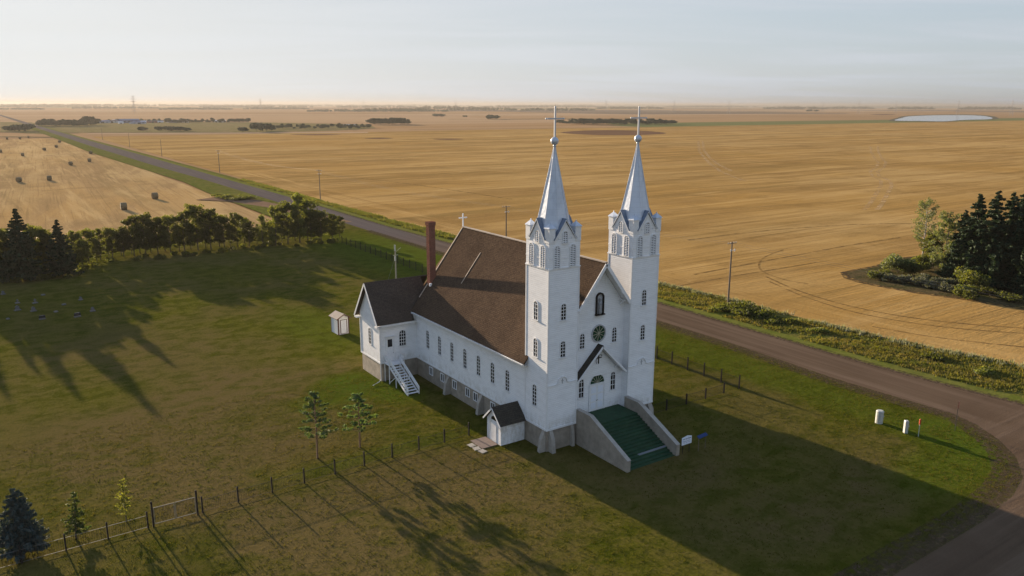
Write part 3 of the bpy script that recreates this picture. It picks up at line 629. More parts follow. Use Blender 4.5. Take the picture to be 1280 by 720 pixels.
# front steps
Y0, Y1 = -2.3, -8.2; NS = 15; st = MB(); ys = [Y0+(Y1-Y0)*k/NS for k in range(NS+1)]; prof = [(ygab-0.02, -0.2), (ygab-0.02, 2.8), (Y0, 2.8)]
for k in range(NS): z = 2.8*(1-(k+1)/NS); prof += [(ys[k], max(z, 0.02))] + ([(ys[k+1], max(z, 0.02))])
prof += [(Y1, -0.2)]
st.slab((0, 0, 0), UY, UZ, UX, prof, 4.42, 10.93); stairs = st.build('front_steps', M_CARPET, church)
for x0_, x1_ in ((3.98, 4.42), (10.93, 11.40)):
    m = MB(); m.slab((0, 0, 0), UY, UZ, UX, [(-0.052, -0.3), (-0.052, 4.0), (Y0, 4.0), (-8.35, 1.2), (-8.35, -0.3)][::-1], x0_, x1_); sw = m.build('stair_wall', M_CONC, church)
    m = MB(); pth = [Vector((0, -0.06, 4.03)), Vector((0, Y0-0.02, 4.03)), Vector((0, -8.38, 1.23))]
    for a, c_ in zip(pth[:-1], pth[1:]): m.bar(a+UX*(x0_+x1_)/2, c_+UX*(x0_+x1_)/2, (x1_-x0_)+0.06, 0.06)
    m.build('coping', M_CONCL, sw)
# rear wooden steps
rs = MB(); xL, xR = -4.72, -3.25; yT, yB = 28.3, 23.1; n = 11
for k in range(n): z = ZF*(1-(k+1)/(n+1)); y = yT+(yB-yT)*(k+0.6)/n; rs.box(xL, xR, y-0.16, y+0.16, z-0.03, z+0.02)
rs.box(xL-0.1, xR+0.6, yT+0.05, YW0-0.09, ZF-0.03, ZF+0.04); rso = rs.build('side_steps', M_TRIM, church)
m = MB()
for x in (xL-0.05, xR+0.05):
    m.bar((x, yT+0.1, ZF-0.15), (x, yB, -0.02), 0.06, 0.3); m.bar((x, yT, ZF+0.95), (x, yB-0.05, 0.95), 0.07, 0.12); m.bar((x, yT, ZF+0.5), (x, yB-0.05, 0.5), 0.05, 0.14); m.bar((x, yT, ZF+0.72), (x, yB-0.05, 0.72), 0.04, 0.10)
    for q in (0, .5, 1): yy = yT+(yB-yT)*q; zz_ = ZF*(1-q); m.box(x-0.05, x+0.05, yy-0.05, yy+0.05, zz_-0.1, zz_+1.0)
for x in (xL-0.1, xR+0.6):
    for z in (0.5, 0.72, 0.95): m.bar((x, yT, ZF+z), (x, YW0-0.1, ZF+z), 0.06, 0.12)
m.bar((xR+0.1, yT, ZF+0.95), (xR+0.6, yT, ZF+0.95), 0.06, 0.12); m.bar((xR+0.1, yT, ZF+0.6), (xR+0.6, yT, ZF+0.6), 0.06, 0.12)
for x in (xL-0.1, xR+0.6):
    for y in (yT+0.05, YW0-0.15): m.box(x-0.05, x+0.05, y-0.05, y+0.05, 0, ZF+1.0)
m.build('railing', M_TRIM, rso)
m = MB()
for q in (0.35,): 
    yy = yT+(yB-yT)*q
    for x in (xL-0.05, xR+0.05): m.box(x-0.045, x+0.045, yy-0.045, yy+0.045, 0, ZF*(1-q)-0.1)
m.bar((xL-0.05, yT+0.05, 0.2), (xL-0.05, yT-1.7, 1.4), 0.06, 0.08); m.build('brace', M_TRIM, rso)

# --- basement entrance porch (against the left wall)
hut = thing('entrance_porch', 'small white gabled porch with dark roof against the church side wall', 'porch', (-1.6, 5.4, 0))
hx0, hx1, hy0, hy1 = -3.15, -0.003, 4.05, 6.8; hm = (hy0+hy1)/2; OH = (-1.6, 5.4, 0)
L_ = lambda mb, name, m_, par=hut, **k: mb_build_local(mb, name, m_, par, OH, **k)
def mb_build_local(mb, name, m_, par, org, **k):
    mb.v = [(x-org[0], y-org[1], z-org[2]) for x, y, z in mb.v]; return mb.build(name, m_, par, **k)
m = MB(); m.slab((0, 0, 0), UY, UZ, UX, [(hy0, -0.2), (hy1, -0.2), (hy1, 2.48), (hm, 3.86), (hy0, 2.48)], hx0, hx1); L_(m, 'wall', M_SIDE)
m = MB()
for s_ in (-1, 1): roofslab(m, [(hx0-0.3, hm+s_*1.75, 2.40), (hx0-0.3, hm, 4.1), (-0.01, hm, 4.1), (-0.01, hm+s_*1.75, 2.40)], 0.1)
hr = L_(m, 'roof', M_ROOFD)
m = MB()
for s_ in (-1, 1): m.bar((hx0-0.31, hm+s_*1.75, 2.28), (hx0-0.31, hm, 3.97), 0.04, 0.17)
L_(m, 'bargeboard', M_TRIM)
m = MB(); m.obox((hx0, hm, 0.05), -UY, UZ, -UX, -0.5, 0.5, 0, 2.1, 0, 0.04); L_(m, 'door', M_TRIM)
m = MB(); m.slab((hx0, hm, 2.55), -UY, UZ, -UX, [(0.5*math.cos(PI*k/8), 0.45*math.sin(PI*k/8)) for k in range(9)], 0.001, 0.03); L_(m, 'fanlight', M_GLASS)
pad = MB(); pad.box(-1.0, 1.0, -1.25, 1.25, -0.1, 0.07); tag(pad.build('concrete_pad', mat('reddish_concrete', (0.19, 0.14, 0.12), .9, vary=.2)), 'reddish concrete pad in front of the small porch door', 'paving').location = (-4.25, 5.7, 0)
for k, (x, y, rz, lb) in enumerate(((-5.75, 5.9, .1, 'pale stepping stone furthest from the church stairs, beside the reddish pad'), (-5.7, 4.9, -.15, 'pale middle stepping stone by the edge of the reddish pad'), (-5.55, 3.95, .2, 'pale stepping stone nearest the front of the church by the reddish pad'))):
    q = MB(); q.box(-0.36, 0.36, -0.4, 0.4, -0.05, 0.06); q = q.build('stepping_stone', M_CONCL); q.location = (x, y, 0); q.rotation_euler[2] = rz; tag(q, lb, 'stepping stone', 'stepping stones by the porch')
bd = MB(); bd.box(-1.95, 1.95, -0.16, 0.16, 0, 0.06); bd = bd.build('board', mat('grey_metal_board', (0.17, 0.19, 0.21), .7)); bd.location = (8.9, ys[11]-0.19, 2.8*(1-12/NS)+0.002); tag(bd, 'long grey board lying across a lower green front step', 'board')

# ================================================================== GROUND
def sheet(name, pts, z, m, kind='structure', label=None, cat=None, sub=0):
    me = MB(); me.face([(x, y, z) for x, y in pts]); o = me.build(name, m); tag(o, label, cat, kind=kind); return o
def ribbon(name, pts, w, z, m, label=None, cat=None):
    me = MB(); L = []; pts = [Vector((p[0], p[1], 0)) for p in pts]
    for k, p in enumerate(pts):
        d = (pts[min(k+1, len(pts)-1)]-pts[max(k-1, 0)]).normalized(); nn = Vector((-d.y, d.x, 0)); ww = w[k] if isinstance(w, list) else w
        L.append((p+nn*ww/2, p-nn*ww/2))
    for a, c in zip(L[:-1], L[1:]): me.face([(a[1].x, a[1].y, z), (c[1].x, c[1].y, z), (c[0].x, c[0].y, z), (a[0].x, a[0].y, z)])
    o = me.build(name, m); tag(o, label, cat, kind='structure'); return o

# distant farmland: patchwork of stubble strips
q = NB('farmland'); x, y, z = q.xyz()
cells = q.n.new('ShaderNodeTexVoronoi'); cells.distance = 'CHEBYCHEV'; cells.inputs['Scale'].default_value = 1.0; cells.inputs['Randomness'].default_value = 0.55
mp = q.n.new('ShaderNodeMapping'); q.l.new(q.tc, mp.inputs[0]); mp.inputs['Scale'].default_value = (1/1650, 1/820, 1); mp.inputs['Location'].default_value = (0.35, 0.2, 0); q.l.new(mp.outputs[0], cells.inputs['Vector'])
sepc = q.n.new('ShaderNodeSeparateColor'); q.l.new(cells.outputs['Color'], sepc.inputs[0])
c = q.mix(q.ramp(sepc.outputs[0], 0.2, 0.9), (0.33, 0.20, 0.095), (0.40, 0.265, 0.15))
c = q.mix(q.math('GREATER_THAN', sepc.outputs[1], 0.86), c, (0.15, 0.11, 0.08))
c = q.mix(q.math('GREATER_THAN', sepc.outputs[2], 0.9), c, (0.15, 0.16, 0.06))
c = q.mix(q.ramp(q.noise(0.002, (0.3, 1, 1), 5), 0.45, 0.7, 0, 0.4), c, (0.22, 0.14, 0.075))
q.gain = .86; q.color(c)
FARM = q.m
me = MB(); R0 = 45000
me.face([(-R0, -R0, -0.35), (R0, -R0, -0.35), (R0, R0, -0.35), (-R0, R0, -0.35)]); tag(me.build('ground', FARM), kind='structure')

# stubble field
def field_mat(name, cA, cB, cC, headx=None, seed=0.0, turn=0.0):
    cA, cB, cC = [(a*.93, b*1.0, c_*.98) for a, b, c_ in (cA, cB, cC)]; q = NB(name)
    if turn: mpt = q.n.new('ShaderNodeMapping'); q.l.new(q.tc, mpt.inputs[0]); mpt.inputs['Rotation'].default_value = (0, 0, turn); q.tc = mpt.outputs[0]
    x, y, z = q.xyz()
    big = q.noise(0.006, (1, 1.6, 1), 4, off=(seed, 0, 0)); mott = q.noise(0.028, (1, 1.5, 1), 6, 0.7, 0.8, off=(seed, 3, 0)); streak = q.noise(0.010, (0.7, 5, 1), 5, dist=0.8, rot=0.08, off=(seed, seed, 0))
    streak2 = q.noise(0.045, (0.25, 4.5, 1), 4, dist=0.6, rot=-0.05, off=(3, seed, 0)); rows = q.noise(0.3, (0.05, 3.2, 1), 3, dist=0.25)
    fine = q.noise(1.6, (0.6, 1.6, 1), 5, 0.7)
    if headx:
        rowsY = q.noise(0.3, (3.2, 0.05, 1), 3, dist=0.25); sY = q.noise(0.05, (4.0, .25, 1), 4, dist=0.5)
        hm_ = q.math('ADD', x, q.math('MULTIPLY', q.noise(0.03, detail=2), 30.0)); hf = q.ramp(hm_, headx, headx+8, 1, 0)
        mixv = lambda a, b_: q.math('ADD', q.math('MULTIPLY', a, q.math('SUBTRACT', 1.0, hf)), q.math('MULTIPLY', b_, hf))
        rows = mixv(rows, rowsY); streak2 = mixv(streak2, sY)
    c = q.mix(q.ramp(big, 0.35, 0.65), cA, cB)
    c = q.mix(q.ramp(streak, 0.42, 0.62, 0, 0.9), c, cC)
    st3 = q.noise(0.004, (0.5, 6, 1), 6, 0.65, dist=1.2, rot=-0.03, off=(seed, 9, 0)); c = q.mix(q.ramp(st3, 0.5, 0.66, 0, 0.6), c, tuple(k*w_ for k, w_ in zip(cC, (.80, .86, .85)))); c = q.mix(q.ramp(st3, 0.46, 0.32, 0, 0.6), c, tuple(k*1.22 for k in cB))
    c = q.mix(q.ramp(streak2, 0.5, 0.72, 0, 0.5), c, tuple(k*1.35 for k in cB))
    c = q.mix(q.ramp(streak2, 0.42, 0.28, 0, 0.5), c, tuple(k*0.62 for k in cC))
    c = q.mix(q.ramp(mott, .5, .68, 0, .45), c, tuple(k*.72 for k in cC)); c = q.mix(q.ramp(mott, .46, .3, 0, .4), c, tuple(k*1.2 for k in cB))
    c = q.mix(q.ramp(rows, 0.52, 0.68, 0, 0.35), c, tuple(k*0.55 for k in cC))
    c = q.mix(q.ramp(fine, 0.5, 0.8, 0, 0.45), c, tuple(k*1.35 for k in cB))
    c = q.mix(q.ramp(fine, 0.45, 0.2, 0, 0.5), c, tuple(k*0.5 for k in cC))
    q.gain = 1.02; q.color(c)
    h = q.math('ADD', q.math('MULTIPLY', rows, 0.25), q.math('MULTIPLY', fine, 0.18)); q.bump(h, 0.45)
    return q.m
M_FE = field_mat('golden_stubble', (0.35, 0.190, 0.058), (0.40, 0.240, 0.095), (0.26, 0.142, 0.048), 92)
M_FW = field_mat('pale_stubble', (0.38, 0.22, 0.090), (0.42, 0.27, 0.13), (0.30, 0.18, 0.085), None, 7.0, PI/2+.06)
sheet('field', [(62, -220), (3000, -220), (3000, 930), (1500, 930), (62, 930)], -0.22, M_FE)
sheet('field', [(-900, 176), (30, 176), (31.2, 285), (31.2, 400), (25, 612), (24, 850), (14, 900), (-900, 900)], -0.21, M_FW)

# grass for verges and churchyard
def grass_mat(name, g1, g2, dry, spots=(), dryspots=(), dens=0.5, bdist=0.25):
    q = NB(name); x, y, z = q.xyz()
    a = q.noise(0.05, detail=5); b_ = q.noise(0.35, (1, 1.3, 1), 5, 0.65, 0.4); f = q.noise(3.0, (1, .7, 1), detail=4, rough=0.7); ff = q.noise(11, detail=3, rough=0.7)
    c = q.mix(q.ramp(b_, 0.38, 0.62), g1, g2)
    df = q.ramp(q.math('ADD', q.math('MULTIPLY', a, 0.6), q.math('MULTIPLY', b_, 0.4)), 0.42, 0.60, 0, dens)
    for (sx_, sy_, rx_, ry_, am, rot) in dryspots: df = q.math('ADD', df, q.math('MULTIPLY', q.math('MULTIPLY', q.spot(sx_, sy_, rx_, ry_, 0.6, rot), q.ramp(b_, 0.3, 0.6, .5, 1.2)), am), True)
    for (sx_, sy_, rx_, ry_, am, rot) in spots: df = q.math('SUBTRACT', df, q.math('MULTIPLY', q.spot(sx_, sy_, rx_, ry_, 0.6, rot), am), True)
    c = q.mix(df, c, dry)
    for (sx_, sy_, rx_, ry_, am, rot) in spots: c = q.mix(q.math('MULTIPLY', q.math('MULTIPLY', q.spot(sx_, sy_, rx_, ry_, 0.5, rot), q.ramp(b_, 0.35, .6, .4, 1)), am), c, (0.064, 0.100, 0.009))
    c = q.mix(q.ramp(f, 0.5, 0.75, 0, 0.4), c, tuple(k*1.5 for k in dry)); c = q.mix(q.ramp(f, 0.48, 0.25, 0, 0.55), c, tuple(k*0.55 for k in g1))
    c = q.mix(q.ramp(ff, 0.5, 0.75, 0, 0.35), c, tuple(k*1.6 for k in g2))
    q.gain = .86; q.color(c); h = q.math('ADD', q.math('MULTIPLY', q.noise(.9, (1, 1, 1), 6, .75, off=(4, 4, 0)), 0.40), q.math('ADD', q.math('MULTIPLY', f, 0.30), q.math('MULTIPLY', ff, 0.16))); q.bump(h, bdist); return q.m
M_LAWN = grass_mat('churchyard_grass', (0.052, 0.060, 0.005), (0.092, 0.090, 0.010), (0.118, 0.088, 0.034),
    spots=((-9, 31, 4.5, 4, 1.0, 0), (-5.5, 25.5, 3, 4, .9, 0), (-13, 27.5, 5, 2.5, .6, 0), (41, -22, 5, 6, 0.75, 0), (33, -26, 9, 4, .65, 0), (40, 8, 4, 40, 0.5, 0), (-14, 9.5, 10, 1.6, 0.4, 0), (36, 105, 12, 40, 0.8, 0), (-3, 60, 5, 14, .4, 0)),
    dryspots=((-20, -6, 17, 11, 0.55, 0.4), (-30, 4, 4, 14, 0.7, 0.35), (-32, 24, 16, 11, 0.6, 0), (-12, 0, 8, 5, 0.5, 0), (14, -24, 18, 5, 0.4, 0), (-22, 38, 16, 8, 0.5, 0), (-35, 60, 20, 10, .25, 0), (8, -12, 8, 6, .3, 0)), dens=.6, bdist=.38)
M_VERGE = grass_mat('roadside_grass', (0.075, 0.095, 0.014), (0.13, 0.135, 0.025), (0.16, 0.12, 0.05), dens=0.45, bdist=0.5)
M_VERGEB = grass_mat('bright_verge_grass', (0.11, 0.13, 0.02), (0.16, 0.17, 0.03), (0.15, 0.12, 0.05), dens=0.3, bdist=0.2)
RU = [(58.5, -90), (58.2, -40), (58.0, -21.8), (57.0, -13), (56.4, -4), (56.2, 11), (56.4, 37.4), (56.0, 80), (55.4, 120), (54.2, 150), (54.3, 182), (54.6, 241), (53.8, 300), (52.0, 513.9), (47.4, 818), (42.0, 1450), (10, 5200)]
RL = [(46.2, -15.2), (45.9, -8.8), (45.7, -3), (46.0, 3.2), (46.6, 15.3), (46.5, 27.3), (46.6, 80), (46.6, 117.1), (46.2, 150), (45.9, 182), (45.4, 241), (44.0, 337), (40.5, 441.5), (36.0, 716.7), (30.5, 1450), (2, 5200)]
corner = [(46.3, -18.5), (45.4, -21.4), (43.0, -25.0), (40.2, -27.8), (36.1, -30.2), (31.4, -31.4), (24, -32.2), (7.0, -32.4)]
ROADSOUTH = [(-160, -33.0), (-160, -43.5), (7, -43), (35, -43.5), (43, -48), (47.5, -55), (48, -90)]
lawn = [(-160, -33.0)] + corner[::-1] + RL[:9] + [(46.0, 172), (-160, 172)]
sheet('churchyard_lawn', lawn, 0.0, M_LAWN)
# road, gravel surface and sealed stretch beyond
def gravel_mat(name, c1, c2, tr, asph=False):
    q = NB(name); x, y, z = q.xyz()
    a = q.noise(0.12, (1, 0.5, 1), 5); st_ = q.noise(0.9, (1, 0.03, 1), 4, dist=0.3); f = q.noise(6, detail=4, rough=0.75)
    st2 = q.noise(0.7, (0.04, 1, 1), 4, dist=0.4); far = q.ramp(y, -26, -14)
    stm = q.math('ADD', q.math('MULTIPLY', st_, far), q.math('MULTIPLY', st2, q.math('SUBTRACT', 1.0, far)))
    c = q.mix(q.ramp(a, 0.35, 0.65), c1, c2); c = q.mix(q.ramp(stm, 0.48, 0.66, 0, 0.6), c, tr); c = q.mix(q.ramp(stm, 0.45, 0.3, 0, 0.5), c, tuple(k*0.7 for k in c1))
    trk = q.math('COSINE', q.math('MULTIPLY', q.math('SUBTRACT', x, 51.4), 2.1)); trk = q.math('MULTIPLY', q.ramp(trk, -.2, .9, 0, .55), q.math('MULTIPLY', far, q.ramp(q.noise(.15, (1, .15, 1), 4), .35, .6)))
    c = q.mix(trk, c, tr); c = q.mix(q.ramp(f, 0.5, 0.8, 0, 0.5), c, tuple(k*1.4 for k in c2)); c = q.mix(q.ramp(f, 0.45, 0.2, 0, 0.5), c, tuple(k*.6 for k in c1))
    blot = q.noise(0.3, detail=3); 
    if not asph: c = q.mix(q.ramp(y, 85, 150), c, q.mix(q.ramp(stm, 0.4, 0.65), (0.125, 0.105, 0.10), (0.15, 0.125, 0.115)))
    q.gain = .78; q.color(c); q.bump(q.math('ADD', f, q.math('MULTIPLY', stm, 1.2)), 0.06); return q.m
M_ROAD = gravel_mat('brown_gravel', (0.118, 0.079, 0.052), (0.145, 0.099, 0.067), (0.195, 0.138, 0.098))
road = RL[:] + RU[::-1] + []
outer = RU; inner = RL
me = MB()
poly = [(48, -90), (47.5, -55), (46.5, -40), (46.4, -25), (46.3, -18.5)]
# main road as quads between edges
def lerp_edge(E_, Y):
    for (a, b_) in zip(E_[:-1], E_[1:]):
        if a[1] <= Y <= b_[1]: t = (Y-a[1])/(b_[1]-a[1]); return a[0]+(b_[0]-a[0])*t
    return E_[0][0] if Y < E_[0][1] else E_[-1][0]
EL = [(48, -90), (47.5, -55), (46.6, -40), (46.4, -18.5)] + RL
Ys = [-90, -70, -55, -40, -25, -18.5, -15, -9, -3, 3, 15, 27, 45, 60, 80, 100, 120, 150, 182, 241, 300, 337, 441, 513, 620, 716, 818, 1000, 1450, 2500, 5200]
for a, b_ in zip(Ys[:-1], Ys[1:]): me.face([(lerp_edge(EL, a), a, 0.004), (lerp_edge(RU, a), a, 0.004), (lerp_edge(RU, b_), b_, 0.004), (lerp_edge(EL, b_), b_, 0.004)])
tag(me.build('road', M_ROAD), kind='structure')
side = [(-160, -33.0)] + corner[::-1] + [(46.4, -17.5), (46.6, -40), (47.5, -55), (43, -48), (35, -43.5), (7, -43), (-160, -43.5)]
sheet('side_road', side, 0.002, M_ROAD)
sheet('roadside_ground', [(-160, -44), (7, -43.5), (35, -44), (43, -48.4), (47.4, -55), (48, -90), (48, -220), (-160, -220)], -0.02, M_VERGE)
M_FR1 = mat('dry_shoulder_grass', (0.09, 0.078, 0.025), 1, vary=.3, vscale=1, spec=0); fray(M_FR1, 2.2, .40, .60)
M_FR2 = mat('loose_shoulder_gravel', (0.10, 0.07, 0.046), 1, vary=.3, vscale=2, spec=0); fray(M_FR2, 1.6, .42, .66)
edge_ = [(-160, -33.0)] + corner[::-1] + [(46.3, -15.2)] + RL[1:9]
ribbon('road_shoulder', edge_, 1.9, .0065, M_FR1); ribbon('road_shoulder', [(a_-(.5 if k_ > 8 else 0), b_+(.0 if k_ > 8 else .5)) for k_, (a_, b_) in enumerate(edge_)], 2.6, .0085, M_FR2)
ribbon('road_shoulder', [(lerp_edge(RU, y_), y_) for y_ in (-60, -40, -21, -13, -4, 11, 37, 80, 120, 150, 182, 241)], 1.5, .0075, M_FR2)
# verges: bright mown edge, rough grass beyond (ditch grass)
def strip(name, A, B, z, m):
    me = MB()
    for (a, b_, c_, d_) in zip(A[:-1], A[1:], B[:-1], B[1:]): me.face([(a[0], a[1], z), (c_[0], c_[1], z), (d_[0], d_[1], z), (b_[0], b_[1], z)])
    return tag(me.build(name, m), kind='structure')
YV = [-90, -40, -21.8, -4, 11, 37, 60, 80, 120, 150, 200, 260, 308, 420, 620, 818, 1000, 1450]
VU = [(80, -90), (77, -40), (75.5, -20), (71, -4), (69.5, 11), (69.5, 37), (68, 49), (66, 80), (61.5, 143), (60.5, 197), (60.5, 263), (60, 308), (58.5, 420), (55.5, 620), (52, 818), (49, 1000), (46, 1450)]
strip('roadside_verge', [(lerp_edge(RU, y), y) for y in YV], [(lerp_edge(VU, y), y) for y in YV], -0.003, M_VERGE)
strip('mown_verge', [(lerp_edge(RU, y)-0.1, y) for y in YV], [(lerp_edge(RU, y)+2.6, y) for y in YV], 0.001, M_VERGEB)
VW = [(31, 172), (31.3, 285), (33.0, 334), (31.0, 400), (24.5, 614), (24, 850), (20, 1450)]
Y2 = [172, 200, 240, 285, 334, 400, 500, 614, 740, 850, 1000, 1450]
strip('roadside_verge', [(lerp_edge(VW, y), y) for y in Y2], [(lerp_edge(RL, y), y) for y in Y2], -0.002, M_VERGE)
# dirt approach into the west field
M_DIRT = mat('bare_earth', (0.20, 0.13, 0.085), 1, vary=0.25, vscale=.4, spec=0)
ribbon('track', [gp(430, 278), gp(385, 268), gp(345, 258), gp(300, 250), gp(265, 247)], [6, 6, 7, 10, 16], 0.006, M_DIRT)
def smooth_open(P, n=6):
    P = [Vector(p) for p in P]; Q = [P[0]*2-P[1]]+P+[P[-1]*2-P[-2]]; out = []
    for k in range(1, len(Q)-2):
        for j in range(n): t = j/n; v = 0.5*((2*Q[k])+(-Q[k-1]+Q[k+1])*t+(2*Q[k-1]-5*Q[k]+4*Q[k+1]-Q[k+2])*t*t+(-Q[k-1]+3*Q[k]-3*Q[k+1]+Q[k+2])*t**3); out.append((v.x, v.y))
    out.append(tuple(P[-1])); return out
M_TRACK = mat('flattened_straw', (0.56, 0.38, 0.19), 1, vary=.25, vscale=.3, spec=0)
fray(M_TRACK, .12, .40, .72)
def tr_(pp, w=1.7): ribbon('wheel_track', [gp(*p, -0.2) for p in pp], w, -0.2, M_TRACK)
for dx in (0, 9):
    tr_([(1088+dx, 183), (1089+dx, 190), (1093+dx, 197), (1098+dx, 203), (1096+dx, 209), (1088+dx, 214), (1090+dx, 220), (1101+dx*1.3, 226), (1101+dx*1.5, 232), (1094+dx*1.6, 244), (1087+dx*1.7, 255), (1080+dx*1.8, 262)], 1.8)
M_RUT = fray(mat('dark_rut', (0.20, 0.118, 0.048), 1, vary=.3, vscale=.5, spec=0), .35, .35, .7)
for w__, P_ in ((.55, [(958, 346), (1000, 364), (1060, 382), (1130, 395.5), (1200, 404), (1285, 410.5)]), (.5, [(962, 352), (1004, 370), (1064, 389), (1134, 402.5), (1204, 411), (1285, 417)]), (.7, [(868, 343), (930, 331), (1000, 318), (1060, 307), (1125, 297)]), (.6, [(850, 357), (905, 347), (965, 337), (1020, 328)]), (.5, [(1090, 408), (1160, 420), (1225, 428), (1285, 434)]), (.5, [(985, 310), (955, 322), (950, 336), (975, 348), (1010, 355)]), (.9, [(860, 300), (950, 289), (1060, 281), (1150, 279)]), (.9, [(330, 214), (420, 220), (520, 231), (640, 249)])):
    ribbon('wheel_track', [gp(*p, -0.2) for p in smooth_open(P_)], w__, -0.195, M_RUT)
tr_([(873, 176), (874, 188), (880, 197), (888, 205), (900, 214), (930, 226)], 2.4); tr_([(878, 176), (880, 188), (887, 197), (897, 205), (915, 214)], 2.4)
# copse ground
M_COPSE = grass_mat('rough_copse_grass', (0.045, 0.048, 0.016), (0.085, 0.078, 0.030), (0.12, 0.085, 0.045), dens=.8, bdist=.6)
cop = [(107.5, 34), (106.2, 30.5), (106.0, 25.8), (106.8, 18.5), (109.2, 10.5), (110.6, 0.9), (113, -12), (118, -30), (175, -60), (185, 30), (140, 40), (124, 38), (112, 38)]
sheet('copse_ground', cop, -0.19, M_COPSE)
sheet('copse_edge', [(x+(x-140)*0.045, y+(y-5)*0.03) for x, y in cop], -0.205, fray(mat('dark_turned_soil', (0.08, 0.058, 0.035), 1, vary=.3, spec=0), .8, .35, .6))
# green belt round the distant farmstead, pond, bare patches, strips
GREEN = grass_mat('distant_pasture', (0.11, 0.11, 0.035), (0.19, 0.165, 0.06), (0.26, 0.18, 0.10), dens=.8, bdist=.1)
sheet('pasture', [gp(*p, -0.2) for p in ((75, 165.5), (118, 166), (330, 165.5), (420, 163.5), (470, 160.2), (462, 155.5), (330, 153), (118, 151.5), (48, 156))], -0.17, GREEN)
sheet('pasture', [gp(*p, -0.2) for p in ((0, 165), (60, 168), (100, 171), (66, 160), (40, 153), (0, 152.5))], -0.175, GREEN)
pm = NB('pond_water'); pm.b.inputs['Roughness'].default_value = 0.12; pm.b.inputs['Specular IOR Level'].default_value = 0.5; pm.color((0.10, 0.14, 0.20)); pm.bump(pm.noise(0.3), 0.03)
pz = lambda p: gp(p[0], p[1], -0.15)
def smooth_poly(P, n=6):
    P = [Vector((a, b_)) for a, b_ in P]; out = []
    for k in range(len(P)):
        p0, p1, p2, p3 = P[k-1], P[k], P[(k+1) % len(P)], P[(k+2) % len(P)]
        for j in range(n):
            t = j/n; v = 0.5*((2*p1)+(-p0+p2)*t+(2*p0-5*p1+4*p2-p3)*t*t+(-p0+3*p1-3*p2+p3)*t**3); out.append((v.x, v.y))
    return out
pond = smooth_poly([(1119, 150.6), (1128, 147.3), (1136, 145.6), (1160, 144.4), (1200, 143.9), (1228, 144.9), (1240, 147.2), (1236, 149.0), (1205, 149.9), (1180, 151.6), (1150, 151.2)])
sheet('pond_bank', [gp(1180+(x_-1180)*1.12, 147.8+(y_-147.8)*1.22, -0.2) for x_, y_ in pond], -0.13, mat('dark_pond_bank', (0.11, 0.10, 0.07), 1, vary=.3, vscale=.02, spec=0))
sheet('pond', [pz(p) for p in pond], -0.05, pm.m)
BARE = mat('bare_brown_soil', (0.15, 0.085, 0.05), 1, vary=.2, vscale=.01, spec=0)
for P in ([(700, 165.5), (745, 162.8), (800, 163.4), (833, 166.5), (800, 168.8), (740, 168.6)], [(362, 168.4), (395, 167.6), (428, 168.3), (395, 169.2)], [(1088, 143.0), (1105, 142.5), (1120, 143.2), (1103, 143.8)], [(455, 173), (475, 172.2), (492, 173), (474, 173.8)], [(540, 174), (560, 173.3), (580, 174), (560, 174.8)]):
    sheet('bare_patch', [gp(*p, -.2) for p in smooth_poly(P, 4)], -0.12, BARE)
HEDGE = mat('rough_boundary_grass', (0.12, 0.10, 0.05), 1, vary=.3, vscale=.02, spec=0)
STRAWP = mat('bleached_stubble', (0.40, 0.28, 0.18), 1, vary=.15, vscale=.01, spec=0)
for (a, b_, w_, m_) in (((110, 167.2), (460, 165.6), 28, STRAWP), ((110, 165.8), (330, 165.6), 7, HEDGE), ((0, 165.3), (98, 166.5), 14, HEDGE), ((512, 162.3), (1000, 157.0), 5, HEDGE), ((0, 171), (70, 171.8), 14, HEDGE), ((0, 149.8), (55, 149.4), 10, HEDGE), ((560, 149.2), (900, 147.4), 14, HEDGE), ((700, 140.0), (960, 139.6), 40, HEDGE), ((830, 141.5), (985, 140.7), 40, HEDGE), ((420, 146.2), (560, 146.0), 14, HEDGE), ((612, 149.2), (760, 148.6), 26, HEDGE), ((940, 137.4), (1280, 138.6), 60, STRAWP), ((0, 139.2), (500, 139.7), 60, STRAWP), ((200, 145), (640, 143.6), 18, HEDGE)):
    A = gp(*a, -.2); B = gp(*b_, -.2); k = 10; P = [(A[0]+(B[0]-A[0])*i/k, A[1]+(B[1]-A[1])*i/k) for i in range(k+1)]
    ribbon('field_boundary', P, w_, -0.09, m_)
# low hills on the horizon
q = MB(); n = 90
for (D, H, sdv, nm) in ((15500, 34, 3, 0),):
    top = []; 
    for k in range(n+1):
        a = math.radians(-30+120*k/n); hill_h = H*(0.45+0.55*math.sin(k*0.31+sdv)*math.sin(k*0.13+1)+0.25*math.sin(k*0.9)) + 6
        if k < 50: hill_h += 12
        hill_h = max(hill_h, 3)
        for (dd, hh) in ((D-700, -0.4), (D, hill_h), (D+900, -0.4)): q.v.append((CAM.x+dd*math.sin(a), CAM.y+dd*math.cos(a), hh))
    for k in range(n):
        for j in range(2): i0 = k*3+j; q.f.append((i0, i0+3, i0+4, i0+1))
tag(q.build('hills', mat('distant_hills', (0.11, 0.11, 0.07), .95, vary=.3, vscale=.001), smooth=True), kind='structure')

